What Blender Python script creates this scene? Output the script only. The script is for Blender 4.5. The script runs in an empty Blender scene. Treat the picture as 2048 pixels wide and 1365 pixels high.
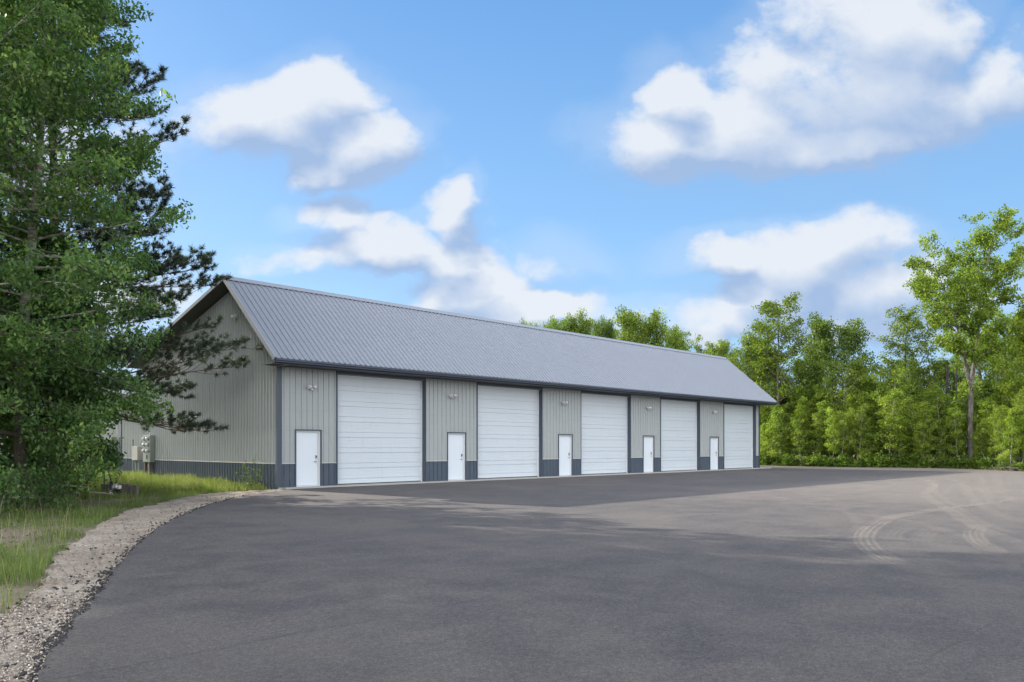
import bpy, math, random
import numpy as np
from mathutils import Vector, Matrix
S = bpy.context.scene
COL = S.collection
R = math.radians

# ------------------------------------------------------------------ camera
FPX = 1530.0                      # focal length in pixels of a 2048 px wide picture
CAM = (-13.37, -25.02, 1.45)
TH = math.atan(1521 / FPX)
RIGHT = np.array([math.sin(TH), -math.cos(TH), 0.0])
FWD = np.array([math.cos(TH), math.sin(TH), 0.0])
cd = bpy.data.cameras.new('camera'); cam = bpy.data.objects.new('camera', cd); COL.objects.link(cam)
cam.location = CAM
cam.rotation_euler = (R(90), 0, -math.asin(FWD[0]))
cd.sensor_width = 36; cd.lens = 36 * FPX / 2048
cd.shift_y = (893.5 - 682.5) / 2048
cd.clip_start = 0.1; cd.clip_end = 3000
S.camera = cam
S.render.resolution_x = 1024; S.render.resolution_y = 682

# ------------------------------------------------------------------ sun, exposure
SUNV = Vector((-0.20, 1.95, 1.0)).normalized()      # direction towards the sun
SUN_EL = math.asin(SUNV.z); SUN_AZ = math.atan2(SUNV.x, SUNV.y)
ld = bpy.data.lights.new('sun', 'SUN'); ld.energy = 4.4; ld.angle = R(0.55); ld.color = (1.0, 0.90, 0.76)
sun = bpy.data.objects.new('sun', ld); COL.objects.link(sun)
sun.rotation_euler = SUNV.to_track_quat('Z', 'Y').to_euler(); sun.location = (-20, 60, 40)
S.view_settings.view_transform = 'Standard'; S.view_settings.look = 'None'
S.view_settings.gamma = 1; S.view_settings.use_curve_mapping = False
S.view_settings.exposure = 0.95
S.cycles.max_bounces = 6; S.cycles.diffuse_bounces = 3; S.cycles.transmission_bounces = 4
S.cycles.transparent_max_bounces = 6; S.cycles.glossy_bounces = 2

# ------------------------------------------------------------------ node helpers
class NT:
    def __init__(s, tree): s.t = tree; s.n = tree.nodes; s.l = tree.links
    def node(s, typ, **k):
        n = s.n.new(typ)
        for a, v in k.items(): setattr(n, a, v)
        return n
    def put(s, sock, v):
        if isinstance(v, bpy.types.NodeSocket): s.l.new(v, sock)
        elif v is not None:
            try: sock.default_value = v
            except Exception: sock.default_value = (v, v, v)
    def math(s, op, a, b=None, c=None, clamp=False):
        n = s.node('ShaderNodeMath', operation=op, use_clamp=clamp)
        s.put(n.inputs[0], a); s.put(n.inputs[1], b); s.put(n.inputs[2], c)
        return n.outputs[0]
    def vmath(s, op, a, b=None):
        n = s.node('ShaderNodeVectorMath', operation=op)
        s.put(n.inputs[0], a); s.put(n.inputs[1], b)
        return n.outputs['Value'] if op in ('DOT_PRODUCT', 'LENGTH') else n.outputs[0]
    def noise(s, vec, scale, detail=4, rough=0.55, dist=0.0, col=False):
        n = s.node('ShaderNodeTexNoise'); s.put(n.inputs['Vector'], vec)
        n.inputs['Scale'].default_value = scale; n.inputs['Detail'].default_value = detail
        n.inputs['Roughness'].default_value = rough; n.inputs['Distortion'].default_value = dist
        return n.outputs['Color'] if col else n.outputs['Fac']
    def ramp(s, fac, stops):
        n = s.node('ShaderNodeValToRGB'); s.put(n.inputs[0], fac)
        e = n.color_ramp.elements
        while len(e) < len(stops): e.new(0.5)
        for i, (p, c) in enumerate(stops):
            e[i].position = p; e[i].color = (c, c, c, 1) if not hasattr(c, '__len__') else (*c[:3], 1)
        return n.outputs[0]
    def mix(s, fac, a, b, typ='MIX'):
        n = s.node('ShaderNodeMix', data_type='RGBA', blend_type=typ)
        s.put(n.inputs[0], fac)
        for sock, v in ((n.inputs[6], a), (n.inputs[7], b)):
            if hasattr(v, '__len__'): v = (*v[:3], 1)
            s.put(sock, v)
        return n.outputs[2]
    def smooth(s, v, lo, hi):
        n = s.node('ShaderNodeMapRange', interpolation_type='SMOOTHSTEP')
        s.put(n.inputs[0], v); n.inputs[1].default_value = lo; n.inputs[2].default_value = hi
        return n.outputs[0]
    def mapv(s, vec, scale=(1, 1, 1), loc=(0, 0, 0), rot=(0, 0, 0)):
        n = s.node('ShaderNodeMapping'); s.put(n.inputs[0], vec)
        n.inputs['Scale'].default_value = scale; n.inputs['Location'].default_value = loc; n.inputs['Rotation'].default_value = rot
        return n.outputs[0]

# ------------------------------------------------------------------ world: Nishita sky with cumulus clouds
W = bpy.data.worlds.new('World'); S.world = W; W.use_nodes = True
w = NT(W.node_tree); w.n.clear()
sky = w.node('ShaderNodeTexSky', sky_type='NISHITA'); sky.sun_disc = False
sky.sun_elevation = SUN_EL; sky.sun_rotation = -SUN_AZ * -1
sky.altitude = 300; sky.air_density = 1.0; sky.dust_density = 0.6; sky.ozone_density = 3.0
geo = w.node('ShaderNodeTexCoord')
D = geo.outputs['Generated']
df = w.vmath('DOT_PRODUCT', D, tuple(FWD)); dr = w.vmath('DOT_PRODUCT', D, tuple(RIGHT))
sp = w.node('ShaderNodeSeparateXYZ'); w.put(sp.inputs[0], D); dz = sp.outputs[2]
dfc = w.math('MAXIMUM', df, 0.08)
ca = w.math('DIVIDE', dr, dfc); ce = w.math('DIVIDE', dz, dfc)   # tangents of azimuth and elevation
# cloud banks: centre and half-size as tangents, x1000, weight
def pc(x, y, rx, ry, wt=1.0): return ((x - 1024) / FPX, (893.5 - y) / FPX, rx / FPX, ry / FPX, wt)
BANKS = [pc(500, 238, 135, 76), pc(585, 255, 120, 60), pc(630, 205, 120, 66), pc(745, 282, 88, 68), pc(655, 325, 100, 42, .8),
         pc(1330, 280, 125, 66), pc(1360, 185, 85, 62), pc(1500, 250, 160, 88), pc(1650, 200, 165, 125), pc(1745, 80, 165, 120), pc(1770, 185, 150, 130),
         pc(1660, 285, 235, 50), pc(1890, 215, 120, 95, .62), pc(2010, 165, 115, 85, .75), pc(1600, 45, 95, 60, .7),
         pc(655, 430, 80, 44, .8), pc(750, 500, 125, 55), pc(900, 440, 58, 50), pc(640, 535, 120, 38, .7), pc(890, 520, 90, 50),
         pc(940, 590, 110, 65), pc(1010, 640, 120, 45), pc(1115, 525, 92, 52, .45), pc(1135, 612, 85, 30), pc(1270, 630, 160, 40, .6),
         pc(1640, 525, 150, 92), pc(1690, 500, 110, 80), pc(1455, 512, 115, 48, .85), pc(1745, 590, 120, 90), pc(1560, 600, 150, 55, .8), pc(1700, 655, 190, 40, .8),
         pc(1430, 650, 150, 50, .75), pc(1250, 660, 200, 40, .55), pc(1415, 690, 45, 34, .9), pc(1960, 610, 120, 60, .5), 
         pc(40, 330, 240, 130, .9), pc(-60, 620, 320, 110, .9), pc(330, 640, 120, 70, .5)]
g = bpy.data.node_groups.new('cloud_density', 'ShaderNodeTree')
g.interface.new_socket('U', in_out='INPUT', socket_type='NodeSocketFloat')
g.interface.new_socket('V', in_out='INPUT', socket_type='NodeSocketFloat')
g.interface.new_socket('Density', in_out='OUTPUT', socket_type='NodeSocketFloat')
g.interface.new_socket('Body', in_out='OUTPUT', socket_type='NodeSocketFloat')
q = NT(g); gi = q.node('NodeGroupInput'); go = q.node('NodeGroupOutput')
cv = q.node('ShaderNodeCombineXYZ'); q.put(cv.inputs[0], gi.outputs[0]); q.put(cv.inputs[1], q.math('MULTIPLY', gi.outputs[1], 1.25))
nz = q.noise(cv.outputs[0], 6.0, 10, .60, .0)
wob2 = q.noise(cv.outputs[0], 16, 3, .55, 0, col=True); wo2 = q.node('ShaderNodeSeparateXYZ'); q.put(wo2.inputs[0], wob2)
wob = q.noise(cv.outputs[0], 5, 1, .5, 0, col=True)
wo = q.node('ShaderNodeSeparateXYZ'); q.put(wo.inputs[0], wob)
U2 = q.math('ADD', gi.outputs[0], q.math('MULTIPLY', q.math('ADD', q.math('SUBTRACT', wo.outputs[0], .5), q.math('MULTIPLY', q.math('SUBTRACT', wo2.outputs[0], .5), .55)), .10))
V2 = q.math('ADD', gi.outputs[1], q.math('MULTIPLY', q.math('ADD', q.math('SUBTRACT', wo.outputs[1], .5), q.math('MULTIPLY', q.math('SUBTRACT', wo2.outputs[1], .5), .55)), .08))
acc = None
for (x, y, rx, ry, wt) in BANKS:
    a = q.math('MULTIPLY', q.math('SUBTRACT', U2, x), 1 / rx); b = q.math('MULTIPLY', q.math('SUBTRACT', V2, y), 1 / ry)
    d = q.math('ADD', q.math('MULTIPLY', a, a), q.math('MULTIPLY', b, b))
    m = q.math('SUBTRACT', 1.95 - (1 - wt) * 2.2, d)
    acc = m if acc is None else q.math('SMOOTH_MAX', acc, m, .35)
acc = q.math('MINIMUM', q.math('MAXIMUM', acc, -2.5), 2.6)
dens = q.math('ADD', q.math('MULTIPLY_ADD', acc, 1.45, -.10), q.math('MULTIPLY', q.math('SUBTRACT', nz, .5), 7.5))
q.put(go.inputs[0], dens); q.put(go.inputs[1], acc)
def cloudat(u, v):
    n = w.node('ShaderNodeGroup'); n.node_tree = g; w.put(n.inputs[0], u); w.put(n.inputs[1], v); return n.outputs[0], n.outputs[1]
EXPO = S.view_settings.exposure; WSTR = 0.12
SC = 1.0 / (WSTR * 2 ** EXPO)            # world units for a display value of 1
# clear sky: Nishita blended with a deep blue that pales towards the horizon
grad = w.ramp(dz, [(0.0, (.46, .68, .95)), (.10, (.40, .66, .97)), (.28, (.27, .55, .94)), (.50, (.155, .40, .82)), (1.0, (.09, .27, .66))])
gs = w.vmath('SCALE', grad); gs.node.inputs['Scale'].default_value = SC
skyb = w.mix(.80, sky.outputs[0], gs)
c0, b0_ = cloudat(ca, ce)
c1, b1_ = cloudat(w.math('ADD', ca, -0.012), w.math('ADD', ce, 0.036))
cover = w.math('MAXIMUM', w.smooth(c0, -.25, 1.9), w.math('MULTIPLY', w.smooth(b0_, -2.2, 1.2), .22))
under = w.smooth(w.math('SUBTRACT', b1_, b0_), -1.0, .75)
lit = w.math('MULTIPLY_ADD', w.math('SUBTRACT', c0, c1), .15, w.math('SUBTRACT', .97, w.math('MULTIPLY', under, .95)), clamp=True)
ccol = w.mix(lit, (.38, .52, .77), (.83, .875, .94))
ccs = w.vmath('SCALE', ccol); ccs.node.inputs['Scale'].default_value = SC
fin = w.mix(w.math('MULTIPLY', cover, .95), skyb, ccs)
bg = w.node('ShaderNodeBackground'); w.put(bg.inputs[0], fin); bg.inputs[1].default_value = WSTR
# the rest of the sky: broken cloud, brightened behind and left as added fill
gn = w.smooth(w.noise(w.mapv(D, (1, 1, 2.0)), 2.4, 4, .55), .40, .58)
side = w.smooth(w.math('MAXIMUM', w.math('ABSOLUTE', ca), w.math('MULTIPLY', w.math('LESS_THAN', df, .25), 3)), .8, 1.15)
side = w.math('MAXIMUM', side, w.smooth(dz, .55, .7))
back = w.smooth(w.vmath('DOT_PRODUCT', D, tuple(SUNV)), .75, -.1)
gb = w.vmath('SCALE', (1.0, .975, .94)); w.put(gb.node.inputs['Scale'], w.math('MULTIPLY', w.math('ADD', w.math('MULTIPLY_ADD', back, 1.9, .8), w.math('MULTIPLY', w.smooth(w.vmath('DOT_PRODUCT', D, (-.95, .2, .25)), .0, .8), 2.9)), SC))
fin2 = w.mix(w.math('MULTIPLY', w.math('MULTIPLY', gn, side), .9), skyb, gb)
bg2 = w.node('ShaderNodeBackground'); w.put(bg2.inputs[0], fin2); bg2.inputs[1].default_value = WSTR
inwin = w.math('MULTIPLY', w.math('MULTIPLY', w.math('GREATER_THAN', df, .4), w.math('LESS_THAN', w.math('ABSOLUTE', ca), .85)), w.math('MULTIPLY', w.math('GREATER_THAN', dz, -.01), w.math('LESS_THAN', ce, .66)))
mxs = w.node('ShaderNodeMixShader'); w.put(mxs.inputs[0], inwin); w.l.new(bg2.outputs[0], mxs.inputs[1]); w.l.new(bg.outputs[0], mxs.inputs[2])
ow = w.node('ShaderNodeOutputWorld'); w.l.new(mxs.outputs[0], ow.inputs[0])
W.cycles.sampling_method = 'MANUAL'; W.cycles.sample_map_resolution = 512
# ------------------------------------------------------------------ object helpers
def tag(o, label=None, cat=None, group=None, kind=None):
    if label: o['label'] = label
    if cat: o['category'] = cat
    if group: o['group'] = group
    if kind: o['kind'] = kind
    return o
def empty(name, loc=(0, 0, 0), rz=0, label=None, cat=None, group=None):
    o = bpy.data.objects.new(name, None); COL.objects.link(o); o.location = loc; o.rotation_euler = (0, 0, rz)
    o.empty_display_size = .2
    return tag(o, label, cat, group)
def link(name, me, parent=None, mat=None):
    if mat is not None and not me.materials:
        for m_ in (mat if isinstance(mat, (list, tuple)) else [mat]): me.materials.append(m_)
    o = bpy.data.objects.new(name, me); COL.objects.link(o)
    if parent is not None: o.parent = parent
    return o
def copy_tree(o, parent=None):
    c = o.copy(); COL.objects.link(c); c.parent = parent
    for ch in list(o.children): copy_tree(ch, c)
    return c
class MB:
    """collects polygons, builds ONE mesh"""
    def __init__(s): s.v = []; s.f = []; s.mi = []
    def poly(s, pts, mi=0):
        b = len(s.v); s.v += [tuple(p) for p in pts]; s.f.append(tuple(range(b, b + len(pts)))); s.mi.append(mi)
    def faces(s, vs, fs, mi=0):
        b = len(s.v); s.v += [tuple(p) for p in vs]
        for f_ in fs: s.f.append(tuple(b + i for i in f_)); s.mi.append(mi)
    def box(s, a, b, mi=0, bev=0.0):
        x0, y0, z0 = a; x1, y1, z1 = b
        if x0 > x1: x0, x1 = x1, x0
        if y0 > y1: y0, y1 = y1, y0
        if z0 > z1: z0, z1 = z1, z0
        s.faces([(x0, y0, z0), (x1, y0, z0), (x1, y1, z0), (x0, y1, z0), (x0, y0, z1), (x1, y0, z1), (x1, y1, z1), (x0, y1, z1)],
                [(0, 3, 2, 1), (4, 5, 6, 7), (0, 1, 5, 4), (1, 2, 6, 5), (2, 3, 7, 6), (3, 0, 4, 7)], mi)
    def tube(s, pts, rad, n=6, mi=0, caps=True):
        P = [Vector(p) for p in pts]; k = len(P)
        if not hasattr(rad, '__len__'): rad = [rad] * k
        rings = []; ref = None
        for i in range(k):
            t = (P[min(i + 1, k - 1)] - P[max(i - 1, 0)]).normalized()
            if ref is None: ref = t.orthogonal().normalized()
            ref = (ref - t * ref.dot(t)).normalized(); bi = t.cross(ref)
            rings.append([P[i] + (ref * math.cos(6.28318 * j / n) + bi * math.sin(6.28318 * j / n)) * rad[i] for j in range(n)])
        b = len(s.v)
        for r_ in rings: s.v += [tuple(p) for p in r_]
        for i in range(k - 1):
            for j in range(n):
                s.f.append((b + i * n + j, b + i * n + (j + 1) % n, b + (i + 1) * n + (j + 1) % n, b + (i + 1) * n + j)); s.mi.append(mi)
        if caps:
            s.f.append(tuple(b + j for j in range(n))[::-1]); s.mi.append(mi)
            s.f.append(tuple(b + (k - 1) * n + j for j in range(n))); s.mi.append(mi)
    def build(s, name, mat, parent=None, smooth=False):
        me = bpy.data.meshes.new(name); me.from_pydata(s.v, [], s.f)
        for m_ in (mat if isinstance(mat, (list, tuple)) else [mat]): me.materials.append(m_)
        if any(s.mi): me.polygons.foreach_set('material_index', s.mi)
        if smooth: me.polygons.foreach_set('use_smooth', [True] * len(s.f))
        me.update(); me.validate()
        return link(name, me, parent)
def np_mesh(name, V, F, tint=None, smooth=False):
    """V (n,3), F (m,k) arrays -> mesh, optional per-face float attribute 'tint'"""
    me = bpy.data.meshes.new(name); k = F.shape[1]; m = len(F)
    me.vertices.add(len(V)); me.vertices.foreach_set('co', V.astype(np.float32).ravel())
    me.loops.add(m * k); me.loops.foreach_set('vertex_index', F.astype(np.int32).ravel())
    me.polygons.add(m); me.polygons.foreach_set('loop_start', np.arange(0, m * k, k, dtype=np.int32))
    me.polygons.foreach_set('loop_total', np.full(m, k, dtype=np.int32))
    if smooth: me.polygons.foreach_set('use_smooth', np.ones(m, dtype=bool))
    if tint is not None:
        at_ = me.attributes.new('tint', 'FLOAT', 'FACE'); at_.data.foreach_set('value', tint.astype(np.float32))
    me.update(calc_edges=True)
    return me
def ground_at(px, py, z=-0.06):
    r_ = (px - 1024) / FPX; t = (CAM[2] - z) * FPX / (py - 893.5)
    return (CAM[0] + (RIGHT[0] * r_ + FWD[0]) * t, CAM[1] + (RIGHT[1] * r_ + FWD[1]) * t, z)
def at_depth(px, Z, z=0.0):
    r_ = (px - 1024) / FPX
    return (CAM[0] + (RIGHT[0] * r_ + FWD[0]) * Z, CAM[1] + (RIGHT[1] * r_ + FWD[1]) * Z, z)
def height_at(py, Z): return CAM[2] + (893.5 - py) / FPX * Z

# ------------------------------------------------------------------ materials
def mat(name):
    m = bpy.data.materials.new(name); m.use_nodes = True; t = NT(m.node_tree); t.n.clear()
    out = t.node('ShaderNodeOutputMaterial'); return m, t, out
def pbr(name, col, rough=.6, metal=0.0, bump=None, var=0.0, vscale=1.5, spec=.5, vstretch=(1, 1, 1), dirt=None, screws=0):
    m, t, out = mat(name); b = t.node('ShaderNodeBsdfPrincipled')
    co = t.node('ShaderNodeTexCoord').outputs['Object']
    c = (*col, 1)
    if var:
        n = t.noise(t.mapv(co, vstretch), vscale, 5, .6)
        k = t.math('MULTIPLY_ADD', n, 2 * var, 1 - var)
        vs = t.vmath('SCALE', tuple(col)); t.put(vs.node.inputs['Scale'], k); c = vs
        if dirt:
            zz = t.noise(t.mapv(co, (3, 3, .6)), 2.2, 6, .65)
            c = t.mix(t.math('MULTIPLY', t.smooth(zz, .52, .78), dirt[3]), c, dirt[:3])
    if screws:   # rows of screws and laps across the sheets
        sz = t.node('ShaderNodeSeparateXYZ'); t.put(sz.inputs[0], co); row = t.math('LESS_THAN', t.math('FRACT', t.math('DIVIDE', t.math('ADD', sz.outputs[2], 5.17), .61)), .028)
        c = t.mix(t.math('MULTIPLY', row, t.math('MULTIPLY', t.noise(co, 3, 3, .7), screws)), c, (.08, .08, .08))
    t.put(b.inputs['Base Color'], c); b.inputs['Roughness'].default_value = rough; b.inputs['Metallic'].default_value = metal
    b.inputs['Specular IOR Level'].default_value = spec
    if bump:
        bn = t.node('ShaderNodeBump'); bn.inputs['Strength'].default_value = bump[1]; bn.inputs['Distance'].default_value = bump[2] if len(bump) > 2 else .01
        t.put(bn.inputs['Height'], t.noise(co, bump[0], 4, .6)); t.l.new(bn.outputs[0], b.inputs['Normal'])
    t.l.new(b.outputs[0], out.inputs[0]); return m
M = {}
M['wall'] = pbr('wall_steel', (.355, .385, .390), .34, .0, (1.2, .12, .02), .05, .8, .5, (1, 1, .3), (.25, .23, .20, .45), .2)
M['slate'] = pbr('slate_steel', (.058, .082, .118), .40, .0, (1.2, .12, .02), .06, 1.2, .5, (1, 1, .3), (.17, .155, .135, .6))
M['trim'] = pbr('trim_slate', (.052, .070, .102), .38, .0, None, .06, 1.2)
M['lighttrim'] = pbr('trim_light', (.50, .49, .45), .4, .0, None, .05, 2)
M['roof'] = pbr('roof_steel', (.235, .265, .32), .36, .0, (.9, .25, .03), .05, .5, .5, (1, .25, 1))
M['rooftrim'] = pbr('roof_trim', (.27, .295, .34), .36, .0, None, .05, 1)
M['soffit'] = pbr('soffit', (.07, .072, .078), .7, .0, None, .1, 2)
M['door'] = pbr('door_white', (.70, .76, .82), .42, .0, (1.5, .1, .01), .03, .9, .5)
M['gdoor'] = pbr('garage_white', (.60, .66, .71), .40, .0, (1.5, .12, .01), .04, .7, .5, (1, 1, 3), (.5, .48, .44, .3))
M['steel'] = pbr('brushed_steel', (.45, .45, .46), .3, .8)
M['darksteel'] = pbr('dark_steel', (.06, .06, .065), .5, .3)
M['concrete'] = pbr('concrete', (.42, .41, .39), .85, .0, (60, .3, .004), .12, 3, .3)
M['lampwhite'] = pbr('lamp_white', (.7, .71, .72), .35, .0)
M['lampglass'] = pbr('lamp_glass', (.55, .56, .56), .1, .0)
M['cabinet'] = pbr('cabinet_grey', (.25, .28, .26), .5, .1, None, .06, 3)
M['meterglass'] = pbr('meter_glass', (.62, .64, .66), .12, .2)
M['black'] = pbr('black_plastic', (.02, .02, .022), .5)
M['oldwood'] = pbr('weathered_wood', (.14, .125, .11), .9, .0, (25, .5, .01), .3, 8, .2, (1, 1, 6))
M['deadwood'] = pbr('dead_wood', (.32, .29, .26), .9, .0, (25, .5, .01), .3, 6, .2)

def bark(name, c1, c2, scale=6, stretch=(1, 1, .25), bumps=.6, low=None):
    m, t, out = mat(name); b = t.node('ShaderNodeBsdfPrincipled'); co = t.node('ShaderNodeTexCoord').outputs['Object']
    n = t.noise(t.mapv(co, stretch), scale, 6, .65, .3)
    cc = t.mix(t.smooth(n, .38, .62), c1, c2)
    if low:   # old furrowed bark at the foot of the trunk
        sz = t.node('ShaderNodeSeparateXYZ'); t.put(sz.inputs[0], co); cc = t.mix(t.smooth(t.math('ADD', sz.outputs[2], t.math('MULTIPLY', n, 2)), 6.5, 2.5), cc, low)
    t.put(b.inputs['Base Color'], cc); b.inputs['Roughness'].default_value = .9
    b.inputs['Specular IOR Level'].default_value = .2
    bn = t.node('ShaderNodeBump'); bn.inputs['Strength'].default_value = bumps; bn.inputs['Distance'].default_value = .02
    t.put(bn.inputs['Height'], n); t.l.new(bn.outputs[0], b.inputs['Normal']); t.l.new(b.outputs[0], out.inputs[0]); return m
M['bark_oak'] = bark('bark_oak', (.075, .068, .062), (.17, .158, .145), 9, (1, 1, .22))
M['bark_grey'] = bark('bark_grey', (.07, .062, .052), (.17, .155, .135), 9)
M['bark_aspen'] = bark('bark_aspen', (.16, .15, .12), (.42, .40, .34), 5, (.6, .6, 2.2), .3)
M['bark_old_aspen'] = bark('bark_old_aspen', (.12, .11, .09), (.36, .35, .31), 5, (.6, .6, 2.2), .3, (.075, .062, .052))
M['bark_pine'] = bark('bark_pine', (.06, .045, .038), (.17, .12, .095), 10, (1, 1, .4))
def foliage(name, dark, mid, light, trans=.45, rough=.5, tcol=(1.15, 1.25, .55)):
    m, t, out = mat(name)
    a = t.node('ShaderNodeAttribute', attribute_name='tint'); oi = t.node('ShaderNodeObjectInfo')
    c = t.ramp(a.outputs['Fac'], [(0.0, dark), (.5, mid), (1.0, light)])
    k = t.math('MULTIPLY_ADD', oi.outputs['Random'], .4, .8)
    vs = t.vmath('SCALE', c); t.put(vs.node.inputs['Scale'], k); c = vs
    b = t.node('ShaderNodeBsdfPrincipled'); t.put(b.inputs['Base Color'], c); b.inputs['Roughness'].default_value = rough
    b.inputs['Specular IOR Level'].default_value = .35
    tr = t.node('ShaderNodeBsdfTranslucent'); t.put(tr.inputs[0], t.vmath('MULTIPLY', c, tcol))
    mx = t.node('ShaderNodeMixShader'); mx.inputs[0].default_value = trans
    t.l.new(b.outputs[0], mx.inputs[1]); t.l.new(tr.outputs[0], mx.inputs[2]); t.l.new(mx.outputs[0], out.inputs[0]); return m
M['leaf_aspen'] = foliage('leaf_aspen', (.040, .088, .032), (.098, .185, .056), (.24, .34, .10), .47)
M['leaf_maple'] = foliage('leaf_maple', (.034, .080, .030), (.076, .155, .048), (.18, .28, .08), .45)
M['leaf_oak'] = foliage('leaf_oak', (.080, .130, .020), (.165, .24, .034), (.29, .36, .06), .52)
M['leaf_dark'] = foliage('leaf_dark', (.055, .10, .020), (.110, .175, .030), (.20, .27, .055), .48)
M['leaf_young'] = foliage('leaf_young', (.11, .17, .024), (.225, .315, .045), (.36, .43, .08), .56)
M['leaf_shrub'] = foliage('leaf_shrub', (.05, .10, .014), (.11, .19, .022), (.22, .29, .04), .50)
M['needle'] = foliage('pine_needle', (.024, .042, .030), (.050, .075, .050), (.11, .135, .07), .2, .5, (1, 1.1, .7))
M['grass'] = foliage('grass_blades', (.080, .125, .040), (.18, .25, .065), (.44, .41, .22), .45, .6, (1.1, 1.15, .6))
M['groundcover'] = foliage('ground_cover_leaf', (.06, .10, .02), (.12, .19, .03), (.22, .27, .05), .45)
# ------------------------------------------------------------------ ground, asphalt, shoulder
m, t, out = mat('ground_soil'); b = t.node('ShaderNodeBsdfPrincipled'); co = t.node('ShaderNodeTexCoord').outputs['Object']
n1 = t.noise(co, .35, 6, .6); n2 = t.noise(co, 6, 6, .7); n3 = t.noise(co, 45, 4, .7)
c = t.mix(t.smooth(n1, .42, .60), (.20, .165, .13), (.10, .12, .05))
c = t.mix(t.math('MULTIPLY', t.smooth(n2, .4, .7), .55), c, (.27, .225, .185))
c = t.mix(t.math('MULTIPLY', t.smooth(n3, .45, .75), .5), c, (.05, .045, .03))
t.put(b.inputs['Base Color'], c); b.inputs['Roughness'].default_value = .95; b.inputs['Specular IOR Level'].default_value = .15
bn = t.node('ShaderNodeBump'); bn.inputs['Strength'].default_value = .7; bn.inputs['Distance'].default_value = .04
t.put(bn.inputs['Height'], t.math('ADD', n2, t.math('MULTIPLY', n3, .4))); t.l.new(bn.outputs[0], b.inputs['Normal']); t.l.new(b.outputs[0], out.inputs[0])
M['soil'] = m
G0 = -0.12
rng = np.random.default_rng(5)
mb = MB(); mb.poly([(-700, -700, G0), (900, -700, G0), (900, 900, G0), (-700, 900, G0)])
tag(mb.build('ground', M['soil']), kind='structure')

def catmull(P, n=8, closed=False):
    P = [np.array(p, float) for p in P]; out_ = []
    for i in range(len(P) - 1):
        p0 = P[max(i - 1, 0)]; p1 = P[i]; p2 = P[i + 1]; p3 = P[min(i + 2, len(P) - 1)]
        for k in range(n):
            u = k / n
            out_.append(.5 * ((2 * p1) + (-p0 + p2) * u + (2 * p0 - 5 * p1 + 4 * p2 - p3) * u * u + (-p0 + 3 * p1 - 3 * p2 + p3) * u ** 3))
    out_.append(P[-1]); return np.array(out_)
EDGE = [(.55, -.25), (-2.17, -2.32), (-4.0, -4.45), (-5.48, -6.42), (-7.87, -10.26), (-9.97, -14.58), (-10.81, -16.55), (-11.39, -17.82), (-12.03, -19.42), (-13.2, -23.2), (-14.2, -30), (-14.5, -45)]
edge = catmull(EDGE, 60)
nrm = np.gradient(edge, axis=0); nrm /= np.linalg.norm(nrm, axis=1)[:, None] + 1e-9; nrm = np.stack([nrm[:, 1], -nrm[:, 0]], 1)
def wobble(n, sc, rg): 
    k = rg.normal(size=n); ker = np.hanning(sc); ker /= np.sqrt((ker ** 2).sum()); return np.convolve(k, ker, 'same')
edge_n = edge + nrm * (wobble(len(edge), 5, rng) * .012 + wobble(len(edge), 21, rng) * .018)[:, None]
FAR = [(-14.5, -60), (60, -60), (52, -32), (47, -24), (42.5, -18.5), (40.6, -15.4), (42.2, -13.0), (44.2, -10.6), (45.2, -8.2), (44.0, -4.6), (42.6, -1.0), (42.0, 2.6), (42.2, 6), (44, 12), (46, 30), (37.3, 30), (37.3, 1.0), (37.3, -.25)]
far = catmull(FAR, 6)
lotp = [tuple(p) for p in edge_n] + [tuple(p) for p in far]
m, t, out = mat('asphalt'); b = t.node('ShaderNodeBsdfPrincipled'); co = t.node('ShaderNodeTexCoord').outputs['Object']
big = t.noise(co, .22, 5, .6, .6); mid = t.noise(t.mapv(co, (1, 1, 1), (3, 7, 0)), 1.3, 6, .62, .5); fine = t.noise(co, 70, 4, .8); coarse = t.noise(co, 22, 4, .75); grit = t.noise(co, 240, 2, .8)
lap = t.noise(t.mapv(co, (.16, 2.2, 1), (0, 0, 0), (0, 0, .06)), 1.0, 5, .6, .3)
c = t.mix(t.smooth(mid, .36, .62), (.068, .063, .070), (.116, .106, .108))
c = t.mix(t.math('MULTIPLY', t.smooth(big, .46, .66), .75), c, (.150, .135, .127))
c = t.mix(t.math('MULTIPLY', t.smooth(lap, .50, .72), .45), c, (.080, .077, .082))
sx = t.node('ShaderNodeSeparateXYZ'); t.put(sx.inputs[0], co)
dust = t.math('MULTIPLY', t.smooth(sx.outputs[0], 1, 16), t.smooth(t.math('MULTIPLY', sx.outputs[1], -1), 9.5, 14))
c = t.mix(t.math('MULTIPLY', dust, t.math('MULTIPLY_ADD', mid, .8, .22)), c, (.29, .256, .226))
dk = t.smooth(t.noise(t.mapv(co, (1, .55, 1), (9, 2, 0)), .9, 7, .68, .8), .60, .72)
c = t.mix(t.math('MULTIPLY', dk, .62), c, (.056, .053, .058))
dk2 = t.smooth(t.noise(t.mapv(co, (.5, 1.6, 1), (3, 8, 0), (0, 0, .25)), 1.6, 7, .7, .6), .60, .70)
c = t.mix(t.math('MULTIPLY', dk2, .40), c, (.060, .056, .060))
lt = t.smooth(t.noise(t.mapv(co, (.7, 1.3, 1), (13, 4, 0)), 1.1, 8, .72, .5), .60, .72)
c = t.mix(t.math('MULTIPLY', lt, .35), c, (.215, .195, .18))
wv = t.math('ADD', sx.outputs[1], t.math('MULTIPLY', t.math('SUBTRACT', t.noise(co, .5, 5, .6), .5), .35))
lane = t.math('ABSOLUTE', t.math('SUBTRACT', t.math('FRACT', t.math('DIVIDE', t.math('ADD', wv, 40.9), 3.9)), .5))
jn = t.math('MULTIPLY', t.math('LESS_THAN', lane, .0045), t.smooth(t.noise(co, .8, 5, .7), .40, .60))
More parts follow.
